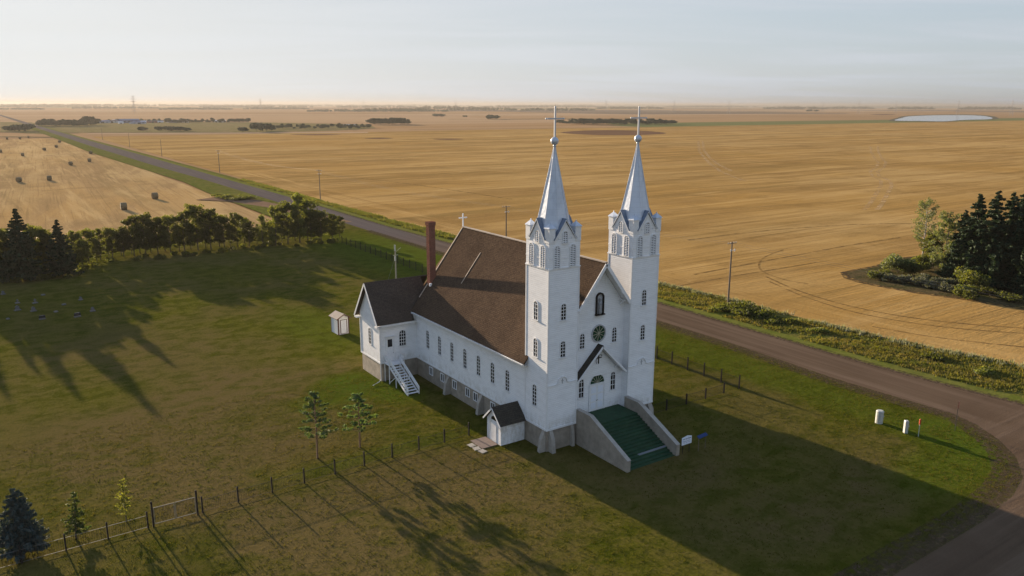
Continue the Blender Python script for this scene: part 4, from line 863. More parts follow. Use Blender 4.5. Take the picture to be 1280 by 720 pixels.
# ================================================================== VEGETATION
def leaves(centres, size, m, name, parent, flat=0.0, squash=1.0, elong=1.0, n_up=0.0):
    """quads of random facing at the given centres"""
    C = np.asarray(centres, dtype=np.float64); n = len(C)
    nrm = RNG.normal(size=(n, 3)); nrm[:, 2] += n_up; nrm /= np.linalg.norm(nrm, axis=1)[:, None]
    a = np.cross(nrm, RNG.normal(size=(n, 3))); a /= np.linalg.norm(a, axis=1)[:, None]; b = np.cross(nrm, a)
    s = size*(0.6+0.8*RNG.random(n))[:, None]
    V = np.stack([C-a*s*elong*.5-b*s*.18, C-a*s*.05*elong+b*s*.5, C+a*s*elong*.5+b*s*.12, C+a*s*.08*elong-b*s*.5], axis=1).reshape(-1, 3)
    return npmesh(name, V, 4, m, parent)
def clump_points(n, c, r, shell=0.55):
    d = RNG.normal(size=(n, 3)); d /= np.linalg.norm(d, axis=1)[:, None]
    rad = (shell+(1-shell)*RNG.random(n)**0.5); return np.asarray(c)+d*rad[:, None]*np.asarray(r)
def limb_tree(mb, h, r0, crown_base, spread, n_limbs, lean=0.0, seedv=0):
    rr = random.Random(seedv); pts = []; x = y = 0
    for k in range(7): pts.append((x, y, h*k/6*0.93)); x += rr.uniform(-.12, .12)*h/12+lean; y += rr.uniform(-.12, .12)*h/12
    mb.tube(pts, [r0*(1-0.14*k) for k in range(7)], 7); tips = []
    for k in range(n_limbs):
        z = crown_base+(h*0.88-crown_base)*(k+rr.random()*0.6)/n_limbs; t = z/(h*0.93); i = min(5, int(t*6)); p = Vector(pts[i]).lerp(Vector(pts[i+1]), t*6-i) if i < 6 else Vector(pts[6])
        a = rr.uniform(0, 2*PI); rel = (z-crown_base)/(h-crown_base); L = spread*(0.55+0.45*math.sin(PI*min(1, rel*1.1+0.12)))*rr.uniform(0.7, 1.1)
        e = p+Vector((math.cos(a)*L, math.sin(a)*L, L*rr.uniform(0.25, 0.8))); mid = p.lerp(e, .5)+Vector((0, 0, -L*0.06))
        mb.tube([p, mid, e], [r0*0.3*(1-rel*.5), r0*0.18, r0*0.05], 4, False); tips.append((e, L)); tips.append((mid.lerp(e, rr.random()*.4), L*.8))
    tips.append((Vector(pts[6]), spread*0.5)); return tips
def broad_tree(name, h, spread, crown_base, n, leaf, lm, tm, seedv, limbs=14, r0=0.14, cl=0.42, label=None, cat='tree'):
    t = thing(name, label, cat); mb = MB(); tips = limb_tree(mb, h, r0, crown_base, spread, limbs, 0, seedv); mb.build('trunk', tm, t)
    P = []; rr = random.Random(seedv+99); per = n//len(tips)
    for e, L in tips:
        k = rr.uniform(0.75, 1.35); R_ = spread*cl*k; c = (e.x, e.y, e.z)
        P.append(clump_points(int(per*rr.uniform(0.6, 1.4)), c, (R_, R_, R_*0.72), 0.35))
    leaves(np.concatenate(P), leaf, lm, 'crown', t); return t
def conifer(name, h, rad, base, whorls, per, m, tm, seedv, leaf=0.28, r0=0.16, label=None, droop=0.25, nb=9, gap=0.0, pw=0.85):
    t = thing(name, label, 'tree'); rr = random.Random(seedv); mb = MB(); mb.tube([(0, 0, 0), (0.03, 0, h*0.5), (0, 0, h*0.98)], [r0, r0*0.6, 0.02], 7)
    P = []; Dd = []
    for k in range(whorls):
        f = (k+0.5)/whorls; z = base+(h-base)*f**0.92; L0 = rad*(1-f)**pw+0.12
        for j in range(max(4, int(nb*(1-f*.4)))):
            if rr.random() < gap: continue
            a = rr.uniform(0, 2*PI); L = L0*rr.uniform(0.6, 1.15); d = Vector((math.cos(a), math.sin(a), 0)); zz_ = z+rr.uniform(-.3, .3)*(h-base)/whorls
            e = Vector((0, 0, zz_))+d*L+UZ*(-droop*L+0.12*L); n = max(6, int(per*L/rad))
            if L > rad*.35: mb.tube([(0, 0, zz_), tuple(e*0.9+Vector((0, 0, zz_))*0.1)], [0.035*r0/.16, 0.01], 3, False)
            tt = np.array([rr.random()**0.7 for _ in range(n)])[:, None]; s0 = np.array([0, 0, zz_])
            pts = s0+(np.array(e)-s0)*tt; pts[:, 2] += (tt[:, 0]**2)*0.14*L
            side = np.array([-d.y, d.x, 0]); wv = (RNG.random((n, 1))-0.5)*min(L*0.36, 1.1)*(1.15-tt); pts = pts+side*wv; pts[:, 2] += RNG.normal(size=n)*0.05*L0 - np.abs(wv[:, 0])*0.2
            P.append(pts)
    P.append(np.array([[0, 0, h*0.9+h*0.1*i/12] for i in range(12)])+RNG.normal(size=(12, 3))*0.04)
    mb.build('trunk', tm, t); leaves(np.concatenate(P), leaf, m, 'crown', t, elong=1.5, n_up=0.6); return t

# churchyard tree row (north side)
protoB = [broad_tree('broadleaf_tree', 10.6, 2.3, 1.5, 6800, 0.25, M_LEAF, M_TRUNK, 1, 52, cl=.27), broad_tree('broadleaf_tree', 10.0, 2.7, 1.3, 7400, 0.25, M_LEAF, M_TRUNK, 2, 60, cl=.25),
          broad_tree('broadleaf_tree', 11.4, 2.0, 1.4, 5400, 0.24, M_LEAF, M_TRUNK, 3, 54, cl=.26), broad_tree('broadleaf_tree', 9.6, 1.7, .7, 4000, 0.24, M_LEAFY, M_TRUNK, 4, 54, cl=.30)]
protoS = conifer('spruce_tree', 13.5, 3.2, 0.6, 24, 110, M_SPRUCE, M_TRUNK, 5, 0.30, 0.22, nb=12, droop=.30)
used = {}
def put(key, proto, *a, **k):
    first = key not in used; used[key] = 1; return place(proto, first, *a, **k)
KEYS = [(protoB[i], i) for i in range(4)]
rowpx = [(x_, 0) for x_ in range(0, 1)]
row = []
def topx(px, ybase): return gp(px, ybase)
# (px at base, base y, height, kind)  kind 0-3 broadleaf variants, 9 spruce
ROW = [(-14, 350, 268, 9), (8, 347, 284, 1), (31, 350, 261, 9), (50, 343, 281, 1), (62, 342, 284, 0), (79, 345, 275, 9), (96, 338, 287, 0), (112, 330, 285, 1), (126, 325, 284, 0), (141, 322, 284, 1), (155, 321, 281, 2), (168, 320, 268, 0), (182, 319, 266, 1), (198, 318, 270, 0), (214, 317, 268, 1), (231, 315, 263, 0), (248, 313, 254, 1), (264, 312, 259, 0), (281, 310, 268, 1), (297, 309, 264, 0), (312, 308, 274, 2), (329, 307, 266, 3), (345, 307, 254, 3), (360, 305, 252, 1), (375, 304, 237, 3), (389, 303, 262, 0), (402, 301, 262, 1), (416, 300, 266, 0)]
bi = 0; si = 0
nb_tot = sum(1 for r_ in ROW if r_[3] != 9)
HN = {0: 10.6, 1: 10.0, 2: 11.4, 3: 9.6}
for px, py, h, k in ROW:
    x_, y_, h = hgt(px, py, h)
    if k == 9:
        lb = ['dark spruce cut by the left edge of the photo in the churchyard tree row', 'tallest dark spruce standing above the left end of the churchyard tree row', 'smaller pointed spruce between broad trees in the churchyard row'][si]; si += 1
        put('S', protoS, (x_, y_, 0), random.uniform(0, 6), (h/13.5*1.25, h/13.5*1.25, h/13.5), lb, 'trees along the north side of the churchyard')
    else:
        lb = ('pale yellow-green leafy tree' if k == 3 else 'bushy dark green tree')+', '+ORD[bi]+' leafy one from the left in the churchyard row'; bi += 1
        s_ = h/HN[k]; wx_ = .82 if k == 3 else 1; put(('B', k), protoB[k], (x_, y_, 0), random.uniform(0, 6), (s_*wx_*random.uniform(.9, 1.15), s_*wx_*random.uniform(.9, 1.15), s_), lb, 'trees along the north side of the churchyard')
        k3 = random.choice((0, 1, 0, 2)); x_, y_ = gp(px+random.uniform(7, 11), py-random.uniform(2.0, 4.0)); s_ = h/HN[k3]*random.uniform(.62, .88)
        put(('B', k3), protoB[k3], (x_, y_, 0), random.uniform(0, 6), (s_*1.15, s_*1.15, s_), 'shorter leafy tree in the back rank, '+ORD[bi-1]+' from the left in the churchyard row', 'trees along the north side of the churchyard')
for (tx, ty_, hh_, lb_) in ((12, 500, 14.5, 'spruce just outside the left edge whose shadow crosses the cemetery grass'), (50, 470, 12.0, 'second spruce outside the left edge, shorter than its neighbour')):
    q_ = gp(tx, ty_); L__ = hh_/math.tan(el); put('S', protoS, (q_[0]+math.sin(az)*L__, q_[1]+math.cos(az)*L__, 0), 1.0, hh_/13.5, lb_, 'trees along the north side of the churchyard')
# understorey below the row
P = []
for k in range(55):
    px = random.uniform(-10, 425); yb = np.interp(px, [0, 90, 130, 215, 300, 425], [352, 345, 327, 320, 311, 301])+random.uniform(-1.5, 3); x_, y_ = gp(px, yb); r_ = random.uniform(.4, 1.0)
    P.append(clump_points(160, (x_, y_, r_*0.6), (r_*1.3, r_, r_*.8), .3))
tag(leaves(np.concatenate(P), 0.3, M_LEAF, 'undergrowth', None), 'low leafy undergrowth along the foot of the churchyard trees', 'undergrowth', kind='stuff')

# copse at the right
sp2 = conifer('spruce_tree', 19.5, 4.3, 0.8, 27, 170, M_SPRUCE, M_TRUNK, 21, 0.36, 0.3, nb=12, droop=.34, pw=.75)
sp3 = conifer('spruce_tree', 18.0, 3.9, 0.8, 24, 150, M_SPRUCE, M_TRUNK, 22, 0.36, 0.28, nb=11, gap=.08, droop=.34, pw=.75)
CS = [(1211, 352, 242, 0, 'broad blunt-topped spruce at the left of the copse'), (1232, 357, 238, 1, 'second dark spruce from the left, beside the blunt-topped one'), (1252, 352, 240, 1, 'narrow spruce in the middle, set back in the copse'), (1280, 362, 222, 0, 'tallest spruce, cut by the right edge of the photo'), (1197, 345, 262, 1, 'short spruce tucked behind the blunt-topped one'), (1268, 345, 236, 0, 'spruce standing behind the tallest one in the copse')]
ci = 0
for px, py, ty, k, lb in CS:
    x_, y_, h = hgt(px, py, ty); pr_ = (sp2, sp3)[k]; put(('C', k), pr_, (x_, y_, -0.1), random.uniform(0, 6), (h/(19.5, 18)[k]*1.22, h/(19.5, 18)[k]*1.22, h/(19.5, 18)[k]), lb, 'spruces in the copse at the right')
for i, (px, py, ty) in enumerate(((1300, 372, 232), (1310, 355, 230), (1330, 380, 236))):
    x_, y_, h = hgt(px, py, ty); put(('C', 0), sp2, (x_, y_, -0.1), i*2.0, (h/19.5,)*3, ['spruce just outside the right edge, casting shade on the stubble', 'spruce just outside the right edge, behind the others', 'foremost spruce just outside the right edge'][i], 'spruces in the copse at the right')
x_, y_, h = hgt(1152, 327, 243)
bt_ = broad_tree('birch_tree', h, 2.7, 4.2, 4200, 0.22, M_BIRCHL, M_BIRCH, 31, 60, .2, .24, 'slender pale birch with a white trunk at the left of the copse'); bt_.location = (x_, y_, -.1)
for (px, py, ty, sp_, sd_, lb) in ((1178, 342, 262, 3.0, 33, 'leafy grey-green tree between the birch and the spruces'), (1166, 335, 290, 2.6, 36, 'low leafy tree right behind the birch trunk')):
    x_, y_, h = hgt(px, py, ty); b2 = broad_tree('broadleaf_tree', h, sp_, 1.0, 7000, 0.25, M_LEAF if sd_ == 36 else M_BIRCHL, M_TRUNK, sd_, 50, .18, .28, lb); b2.location = (x_, y_, -.1)
def shrub(name, px, py, w, h, m, n, lb, leaf=0.3, grp=None):
    x_, y_ = gp(px, py, -.19); t = thing(name, lb, 'shrub', (x_, y_, -.19), group=grp); P = []; rr = random.Random(int(px*7+py))
    for k in range(9): a = rr.uniform(0, 6.28); r_ = w*0.3*rr.random(); P.append(clump_points(n//9, (math.cos(a)*r_*1.6, math.sin(a)*r_*1.6, h*rr.uniform(.3, .72)), (w*.27, w*.27, h*.26), .3))
    leaves(np.concatenate(P), leaf, m, 'foliage', t); mb = MB()
    for k in range(6): a = k*1.05; mb.tube([(0, 0, 0), (math.cos(a)*w*.12, math.sin(a)*w*.12, h*.3), (math.cos(a)*w*.3, math.sin(a)*w*.3, h*.62)], [.05, .03, .01], 4)
    mb.build('stems', M_TRUNK, t); return t
shrub('shrub', 1122, 341, 6.0, 4.4, M_BIRCHL, 3000, 'round grey-green shrub at the left tip of the copse')
shrub('shrub', 1137, 344, 6.0, 3.6, M_LEAF, 2600, 'dark olive shrub right of the round grey-green one')
shrub('shrub', 1150, 338, 5.0, 3.6, M_LEAF, 1800, 'dark shrub at the foot of the birch')
shrub('shrub', 1210, 362, 6.5, 4.6, M_LEAFY, 3000, 'yellow-green shrub in front of the spruces')
shrub('shrub', 1204, 368, 4.0, 2.0, M_LEAFY, 1400, 'low yellowish shrub at the front of the copse')
sg = [(1112, 352), (1121, 353), (1130, 354), (1139, 355), (1147, 357), (1155, 353), (1160, 360), (1168, 356), (1176, 358), (1181, 364), (1186, 357), (1192, 366), (1225, 366), (1238, 370), (1252, 374), (1266, 377), (1100, 350), (1093, 348), (1108, 346), (1200, 371), (1212, 374)]
for k, (px, py) in enumerate(sg): shrub('sage_shrub' if k < 12 else 'shrub', px, py, 3.2, 1.9, M_SAGE if k < 12 else M_LEAF, 700, ('silvery low shrub, ' if k < 12 else 'dark low shrub, ')+ORD[k]+' from the left along the front of the copse', .26, 'low shrubs along the front of the copse')

# tall weeds along the ditch: uncountable
def tufts(name, pts, hs, m, lb, w=0.09, blades=7, spread=.22):
    n = len(pts)*blades; C = np.repeat(np.asarray(pts), blades, axis=0)+np.c_[RNG.normal(size=(n, 2))*spread, np.zeros(n)]
    h = np.repeat(np.asarray(hs), blades)*(0.5+0.7*RNG.random(n)); lean = RNG.normal(size=(n, 2))*0.3*h[:, None]; a = RNG.random(n)*PI
    s = np.c_[np.cos(a), np.sin(a), np.zeros(n)]*w; tip = C+np.c_[lean, h]
    V = np.stack([C-s, C+s, tip], axis=1).reshape(-1, 3); o = npmesh(name, V, 3, m, None, vert=3); return tag(o, lb, 'grass' if 'grass' in name else 'weeds', kind='stuff')
M_WEED1 = mat('green_weeds', (0.065, 0.080, 0.014), .8, col2=(0.11, 0.11, 0.022), vscale=.15, transl=.4)
M_WEED2 = mat('dry_yellow_weeds', (0.095, 0.095, 0.020), .8, col2=(0.14, 0.115, 0.035), vscale=.2, transl=.4)
M_WEED3 = mat('silvery_seed_heads', (0.24, 0.24, 0.19), .8, col2=(0.16, 0.17, 0.12), vscale=.3, transl=.3)
def vpts(n, y0, y1, f0, f1, pw=1.0):
    out = []
    while len(out) < n:
        y = y0+(y1-y0)*random.random()**pw; a = lerp_edge(RU, y)+2.6; b_ = lerp_edge(VU, y)+0.4; f = f0+(f1-f0)*random.random()
        if math.sin(y*.35+f*4)+math.sin(y*.13+2)+math.sin(f*9+y*.8)*.7 > random.uniform(-2.0, 1.0): out.append((a+(b_-a)*f, y, -.01))
    return out
P = vpts(8000, -45, 75, 0.0, 1.0); tufts('roadside_weeds', P, [random.uniform(.12, .5)*(.65+.35*math.sin(p_[1]*.6+p_[0]*.9)) for p_ in P], M_WEED1, 'rough green weeds filling the ditch beside the gravel road')
P = vpts(6500, -45, 75, 0.0, 1.0); tufts('roadside_weeds', P, [random.uniform(.12, .45) for _ in P], M_WEED2, 'dry yellow weeds scattered through the ditch beside the road')
P = vpts(700, -45, 55, 0.84, 1.02); tufts('roadside_weeds', P, [random.uniform(.3, .8) for _ in P], M_WEED3, 'silvery seed heads along the edge of the stubble field')
P = vpts(5000, 75, 330, 0.1, 1.0, 1.3); tufts('roadside_weeds', P, [random.uniform(.3, .8) for _ in P], M_WEED1, 'low weeds along the far stretch of the road verge', .14)
for k, (px, py, w, h) in enumerate(((921, 391, 7, 2.0), (936, 395, 6, 1.7), (950, 398, 5, 1.4), (905, 389, 5, 1.2), (970, 403, 5, 1.1))): shrub('shrub', px, py, w, h, M_LEAF, 1500, 'dark bush in the ditch, '+ORD[k]+' of the clump beside the near utility pole', .28, 'bushes in the ditch by the near pole')
for k, (px, py) in enumerate(((1025, 416), (1165, 450), (1232, 468))): shrub('shrub', px, py, 3.4, 1.0, M_LEAF if k % 2 else M_LEAFY, 800, 'low ditch bush, '+ORD[k]+' one to the right along the road', .26, 'low bushes along the ditch')
# culvert bush in the west verge
for k, (px, py, w, h) in enumerate(((283, 249, 9, 2.0), (296, 250, 9, 2.2), (308, 250, 8, 1.8), (272, 246, 6, 1.6))): shrub('shrub', px, py, w, h, M_LEAF, 900, 'dark bush on the far road verge, '+ORD[k]+' of the clump by the field entrance', .4, 'bushes by the field entrance')
# short grass of the churchyard where it is close to the camera
def lawn_pts(n, x0, x1, y0, y1):
    out = []
    while len(out) < n:
        x_, y_ = random.uniform(x0, x1), random.uniform(y0, y1)
        if -0.3 < x_ < WD+.3 and -.3 < y_ < 38: continue
        if 3.5 < x_ < 11.8 and -8.6 < y_ < 0: continue
        if x_ > 30 and (x_-30)**2+(y_+18)**2 > 14.5**2 and y_ < -18: continue
        if x_ > 45.5 or y_ < -31.5: continue
        if -5.6 < x_ < 0 and 3.8 < y_ < 7.2 or (-5.6 < x_ < 0 and y_ > 29.5 and y_ < 36.5): continue
        out.append((x_, y_, 0))
    return out
M_GRASSB = mat('grass_blades', (0.050, 0.060, 0.008), .8, col2=(0.085, 0.070, 0.020), vscale=.12, transl=.3, spec=0)
P = lawn_pts(26000, -52, 46, -32, 34); tufts('grass', P, [random.uniform(.05, .16) for _ in P], M_GRASSB, 'short grass of the churchyard', .035, 4, .12)

# young trees inside the fence
pm_ = []
def young_pine(px, py, ty, seedv, lb, m):
    x_, y_, h = hgt(px, py, ty); t = thing('young_pine', lb, 'tree', (x_, y_, 0)); rr = random.Random(seedv); mb = MB()
    mb.tube([(0, 0, 0), (.05, 0, h*.5), (0, .04, h*.97)], [.11, .075, .02], 7); P = []
    for k in range(44):
        f = (k+.5)/44; z = h*(.27+.70*f); L = (2.15*(math.sin(PI*min(1, f*.62+.30)))**.8)*rr.uniform(.45, 1.1)*(1-.35*f); a = k*2.4+rr.uniform(-.5, .5)
        e = Vector((math.cos(a)*L, math.sin(a)*L, z+L*.28)); mb.tube([(0, 0, z), e], [.03, .01], 3, False)
        for q_ in (1.0, .72, .5): 
            c = Vector((0, 0, z)).lerp(e, q_); r_ = rr.uniform(.12, .26)*(1.1-.25*f); 
            if rr.random() < .68: P.append(clump_points(int(42*r_/.25), tuple(c+Vector((0, 0, .08))), (r_*1.25, r_*1.25, r_*.75), .2))
    P.append(clump_points(50, (0, 0, h*.97), (.16, .16, .35), .1)); mb.build('trunk', M_PINEBARK, t); leaves(np.concatenate(P), .13, m, 'crown', t, elong=1.7); return t
young_pine(397, 573, 490, 3, 'young pine with clumped dark needles in front of the iron fence', M_PINE)
young_pine(450, 559, 493, 8, 'thinner young pine, the one nearer the church, by the iron fence', mat('pine_needles_pale', (0.06, 0.11, 0.035), .8, col2=(.10, .15, .05), vscale=1.2, transl=.3))
x_, y_, h = hgt(28, 692, 611); t = conifer('blue_spruce', h, 1.95, .35, 22, 170, M_BLUES, M_TRUNK, 41, .12, .12, 'dense blue spruce beside the iron fence in the lower left corner', nb=15, droop=.18, pw=.72); t.location = (x_, y_, 0)
x_, y_, h = hgt(95, 673, 614); t = conifer('young_spruce', h, 1.0, .5, 17, 34, mat('young_spruce_needles', (.05, .085, .02), .8, col2=(.10, .11, .03), vscale=1.5, transl=.25), M_TRUNK, 42, .15, .09, 'thin dark green young spruce between the blue spruce and the gate', nb=7, gap=.15, pw=.7); t.location = (x_, y_, 0); t.rotation_euler = (0.03, 0.06, 0)
x_, y_, h = hgt(158, 652, 600); t = conifer('sapling', h, .75, .7, 13, 20, mat('sapling_leaves', (.13, .14, .03), .8, transl=.4), M_TRUNK, 43, .13, .05, 'small yellowish sapling just left of the gate', nb=6, gap=.25, pw=.6, droop=-.2); t.location = (x_, y_, 0)

# ================================================================== FENCES
def fence(label, pts, hpost=1.5, rail=M_IRON, picket=True, z0=.12, z1=1.22, first_post=True, last_post=True, group='iron fences of the churchyard', wpost=.13):
    o = thing('fence', label, 'fence', (pts[0][0], pts[0][1], 0), group=group); O = Vector((pts[0][0], pts[0][1], 0)); pm = None; bm_ = {}
    for k, p in enumerate(pts):
        if (k == 0 and not first_post) or (k == len(pts)-1 and not last_post): continue
        if pm is None: m = MB(); m.box(-wpost/2, wpost/2, -wpost/2, wpost/2, -.1, hpost); m.add([(-wpost/2-.02, -wpost/2-.02, hpost), (wpost/2+.02, -wpost/2-.02, hpost), (wpost/2+.02, wpost/2+.02, hpost), (-wpost/2-.02, wpost/2+.02, hpost), (0, 0, hpost+.09)], [(0, 1, 4), (1, 2, 4), (2, 3, 4), (3, 0, 4), (3, 2, 1, 0)]); pm = m.build('post', M_IRON, o); c = pm
        else: c = pm.copy(); COL.objects.link(c); c.parent = o
        c.location = Vector((p[0], p[1], 0))-O
    for a, b_ in zip(pts[:-1], pts[1:]):
        d = Vector((b_[0]-a[0], b_[1]-a[1], 0)); L = d.length; key = round(L, 2)
        if key not in bm_:
            m = MB(); m.box(.05, L-.05, -.015, .015, z1-.012, z1+.015); m.box(.05, L-.05, -.015, .015, z0, z0+.025); r_ = m.build('panel', rail, o)
            if picket:
                m = MB(); n = int(L/.16)
                for i in range(1, n): m.box(L*i/n-.008, L*i/n+.008, -.008, .008, z0+.05, z1-.03)
                m.build('pickets', M_IRON, r_)
            bm_[key] = r_
        else:
            r_ = bm_[key].copy(); COL.objects.link(r_); r_.parent = o
            for chh in bm_[key].children: cc = chh.copy(); COL.objects.link(cc); cc.parent = r_
        r_.location = Vector((a[0], a[1], 0))-O; r_.rotation_euler = (0, 0, math.atan2(d.y, d.x))
    return o
def linep(a, b_, n): return [(a[0]+(b_[0]-a[0])*i/n, a[1]+(b_[1]-a[1])*i/n) for i in range(n+1)]
fence('iron picket fence from the small porch to the gate, past two young pines', linep((-4.6, 8.35), (-33.5, 7.1), 9), 1.55)
fence('iron fence with shiny rails left of the gate, running behind the blue spruce', linep((-38.1, 6.95), (-57.0, 6.6), 6), 1.55, M_GALV)
fence('short iron fence from the church front out to the corner of the yard', linep((WD+.4, 1.35), (29.6, 1.5), 4), 1.4)
fence('long iron fence along the road side of the churchyard', linep((32.4, 1.4), (31.4, 134), 44), 1.9, M_IRON, True, .2, 1.5)
g = thing('gate', 'wide iron gate between two tall posts in the churchyard fence', 'gate', (-35.8, 7.0, 0))
for x_ in (-1.85, 1.85): m = MB(); m.box(x_-.075, x_+.075, -.075, .075, -.1, 2.25); m.ball((x_, 0, 2.3), .1, 8, 6); m.build('post', M_IRON, g)
for s_ in (-1, 1):
    m = MB(); a, b_ = sorted((s_*.03, s_*1.74)); m.box(a, b_, -.02, .02, 1.72, 1.77); m.box(a, b_, -.02, .02, .2, .25)
    for x_ in (a, b_-.05): m.box(x_, x_+.05, -.021, .021, .25, 1.72)
    lf = m.build('gate_leaf', M_GALV, g); m = MB()
    for i in range(1, 14): xx = a+(b_-a)*i/14; m.box(xx-.01, xx+.01, -.01, .01, .25, 1.72)
    m.build('bars', M_IRON, lf)

# ================================================================== POLES
def utility_pole(loc, h, lb, arms=True, grp='utility poles along the road'):
    o = thing('utility_pole', lb, 'utility pole', loc, group=grp); m = MB(); m.tube([(0, 0, -.3), (0, 0, h)], [.19, .12], 9); m.build('pole', M_WOOD, o)
    if arms:
        m = MB(); m.box(-1.15, 1.15, -.06, .06, h-.35, h-.22); arm = m.build('crossarm', M_WOOD, o)
        m = MB()
        for x_ in (-1.05, -.45, .5, 1.05): m.tube([(x_, 0, h-.22), (x_, 0, h-.02)], [.05, .035], 6)
        m.build('insulators', M_PORC, arm)
        m = MB(); m.bar((-.55, -.15, h-1.5), (.9, -.15, h-1.55), .10, .10); m.tube([(.55, -.22, h-1.75), (.55, -.22, h-1.3)], .09, 6); m.tube([(-.45, -.22, h-1.7), (-.45, -.22, h-1.3)], .07, 6); m.build('lower_bracket', M_PORC, o)
    return o
PX = 61.4
P0 = gp(909.5, 386); H0 = 12.4
pl = [utility_pole((P0[0], P0[1], 0), H0, 'nearest wooden utility pole with crossarm, standing in the ditch weeds', True)]
for yv, nm in ((100, 'thin dark utility pole rising behind the church roof ridge'), (229.5, 'utility pole beyond the right end of the churchyard tree row'), (380, 'utility pole halfway along the road, next after the one by the tree row'), (537, 'fourth utility pole along the road, near the bales'), (673, 'faint utility pole far down the road'), (840, 'farthest visible utility pole, near the farmstead trees')):
    h = 11.6
    pl.append(utility_pole((PX if yv != 100 else 61.4, yv, 0), h, nm, yv < 500))
pl.append(utility_pole((71.5, -62, 0), 12.4, 'utility pole just outside the right edge of the photo'))
order = [pl[-1]]+pl[:-1]
M_WIRE = mat('overhead_wire', (0.16, 0.15, 0.14), .7)
for dx in (-.9, .9):
    m = MB()
    for a, b_ in zip(order[:4], order[1:5]):
        A = Vector(a.location)+Vector((dx, 0, 12.15 if a in (pl[0], pl[-1]) else 11.4)); B = Vector(b_.location)+Vector((dx, 0, 12.15 if b_ is pl[0] else 11.4)); sag = (B-A).length*.012
        m.tube([A.lerp(B, t/12)-UZ*sag*4*(t/12)*(1-t/12) for t in range(13)], .009, 4, False)
    tag(m.build('overhead_wire', M_WIRE), 'thin overhead wire on the '+('road side' if dx < 0 else 'field side')+' of the utility poles', 'wire')
# service pole behind the side wing
sx_, sy_ = 20.6, 76.0
o = thing('service_pole', 'pale wooden service pole with lamp and meter boxes behind the side wing roof', 'utility pole', (sx_, sy_, 0)); hS = hgt(495.5, 359, 306)
x_, y_, h = hS; o.location = (x_, y_, 0)
m = MB(); m.tube([(0, 0, -.2), (0, 0, h-.6)], [.17, .12], 9); m.build('pole', mat('pale_pole_wood', (.32, .29, .22), .9, vary=.2), o)
m = MB(); m.tube([(-.12, -.1, h-1.2), (-.12, -.1, h)], .16, 8); m.build('lamp_head', M_WHITEM, o)
m = MB(); m.box(-.3, -.02, -.28, -.08, h-3.2, h-2.3); m.build('meter_box', M_WHITEM, o); m = MB(); m.bar((-.5, 0, h-2.1), (.6, 0, h-2.1), .07, .07); m.bar((0, 0, h-1.5), (1.3, .2, h-.7), .03, .03); m.build('bracket', M_WHITEM, o)
m = MB(); m.bar((0, 0, h-2.4), (-3.0, -1.0, .1), .025, .025); m.build('guy_wire', M_WIRE, o)

# ================================================================== SMALL THINGS
# shed
s = thing('shed', 'small white garden shed with brown trim standing behind the side wing', 'shed', (-1.0, 54.9, 0), 0.06)
m = MB(); m.slab((0, 0, 0), UX, UZ, UY, [(-.95, 0), (.95, 0), (.95, 2.7), (0, 3.2), (-.95, 2.7)], -1.3, 1.3); m.build('wall', M_TRIM, s)
m = MB()
for q_ in (-1, 1): roofslab(m, [(q_*1.25, -1.55, 2.66), (0, -1.55, 3.36), (0, 1.55, 3.36), (q_*1.25, 1.55, 2.66)], .08)
rr_ = m.build('roof', mat('grey_tin_roof', (.15, .125, .12), .8, vary=.2), s)
m = MB()
for q_ in (-1, 1): m.bar((q_*1.25, -1.56, 2.60), (0, -1.56, 3.30), .05, .16)
m.build('bargeboard', M_BROWNTRIM, rr_)
m = MB()
for a in (-.97, .79): m.box(a, a+.18, -1.33, -1.30, 0, 2.72); m.box(a, a+.08, 1.3, 1.33, 0, 2.7)
m.box(-.985, -.952, -1.335, -1.2, 0, 2.7); m.box(-.985, -.952, 1.2, 1.335, 0, 2.7); m.build('corner_trim', M_BROWNTRIM, s)
m = MB(); m.box(-.5, .5, -1.34, -1.30, .15, 2.35); d = m.build('door', M_TRIM, s); m = MB(); m.box(-.6, -.48, -1.345, -1.30, .15, 2.43); m.box(.48, .6, -1.345, -1.30, .15, 2.43); m.box(-.5, .5, -1.345, -1.30, 2.35, 2.43); m.box(-.58, .58, -1.345, -1.30, .07, .15); m.build('frame', M_BROWNTRIM, d)
# sign boards
o = thing('church_sign', 'white lettered sign board on two thin posts right of the green steps', 'sign', (12.75, -8.5, 0), .0)
x_, y_ = gp(857.5, 566); o.location = (x_, y_, 0)
m = MB(); m.slab((0, 0, 0), UX, UZ, UY, [(-.72, 1.0), (.72, 1.0), (.72, 1.82), (0.1, 1.96), (-.72, 1.82)], -.03, .03); bdp = m.build('board', M_SIGNW, o)
m = MB()
for x_ in (-.5, .5): m.box(x_-.03, x_+.03, .03, .08, -.1, 1.75)
m.build('post', M_IRON, o)
m = MB(); rr = random.Random(5)
def scribble(x0, x1, z, h, th):
    x = x0
    while x < x1:
        w = rr.uniform(.06, .11)
        if rr.random() < .12: x += .07; continue
        m.box(x, x+th, -.040, -.031, z, z+h*rr.uniform(.7, 1)); m.box(x+th, x+w-th*.4, -.040, -.031, z+h*rr.choice((0, .4, .75)), z+h*rr.choice((0, .4, .75))+th) if False else m.box(x+th+.001, x+w, -.040, -.031, z+h*.3, z+h*.3+th)
        x += w+.035
scribble(-.55, -.32, 1.58, .17, .035); scribble(-.2, .6, 1.58, .17, .035); scribble(-.6, .6, 1.36, .09, .02); scribble(-.5, .5, 1.2, .08, .02)
m.build('lettering', M_INK, bdp)
o = thing('blue_sign', 'blue sign panel on two posts behind the white sign board', 'sign'); x_, y_ = gp(877, 562); o.location = (x_, y_, 0); o.rotation_euler = (0, 0, .12)
m = MB(); m.obox((0, 0, 1.62), UX, Vector((0, .85, .5)).normalized(), Vector((0, -.5, .85)).normalized(), -.78, .78, -.2, .2, -.02, .02); m.build('panel', M_BLUE, o)
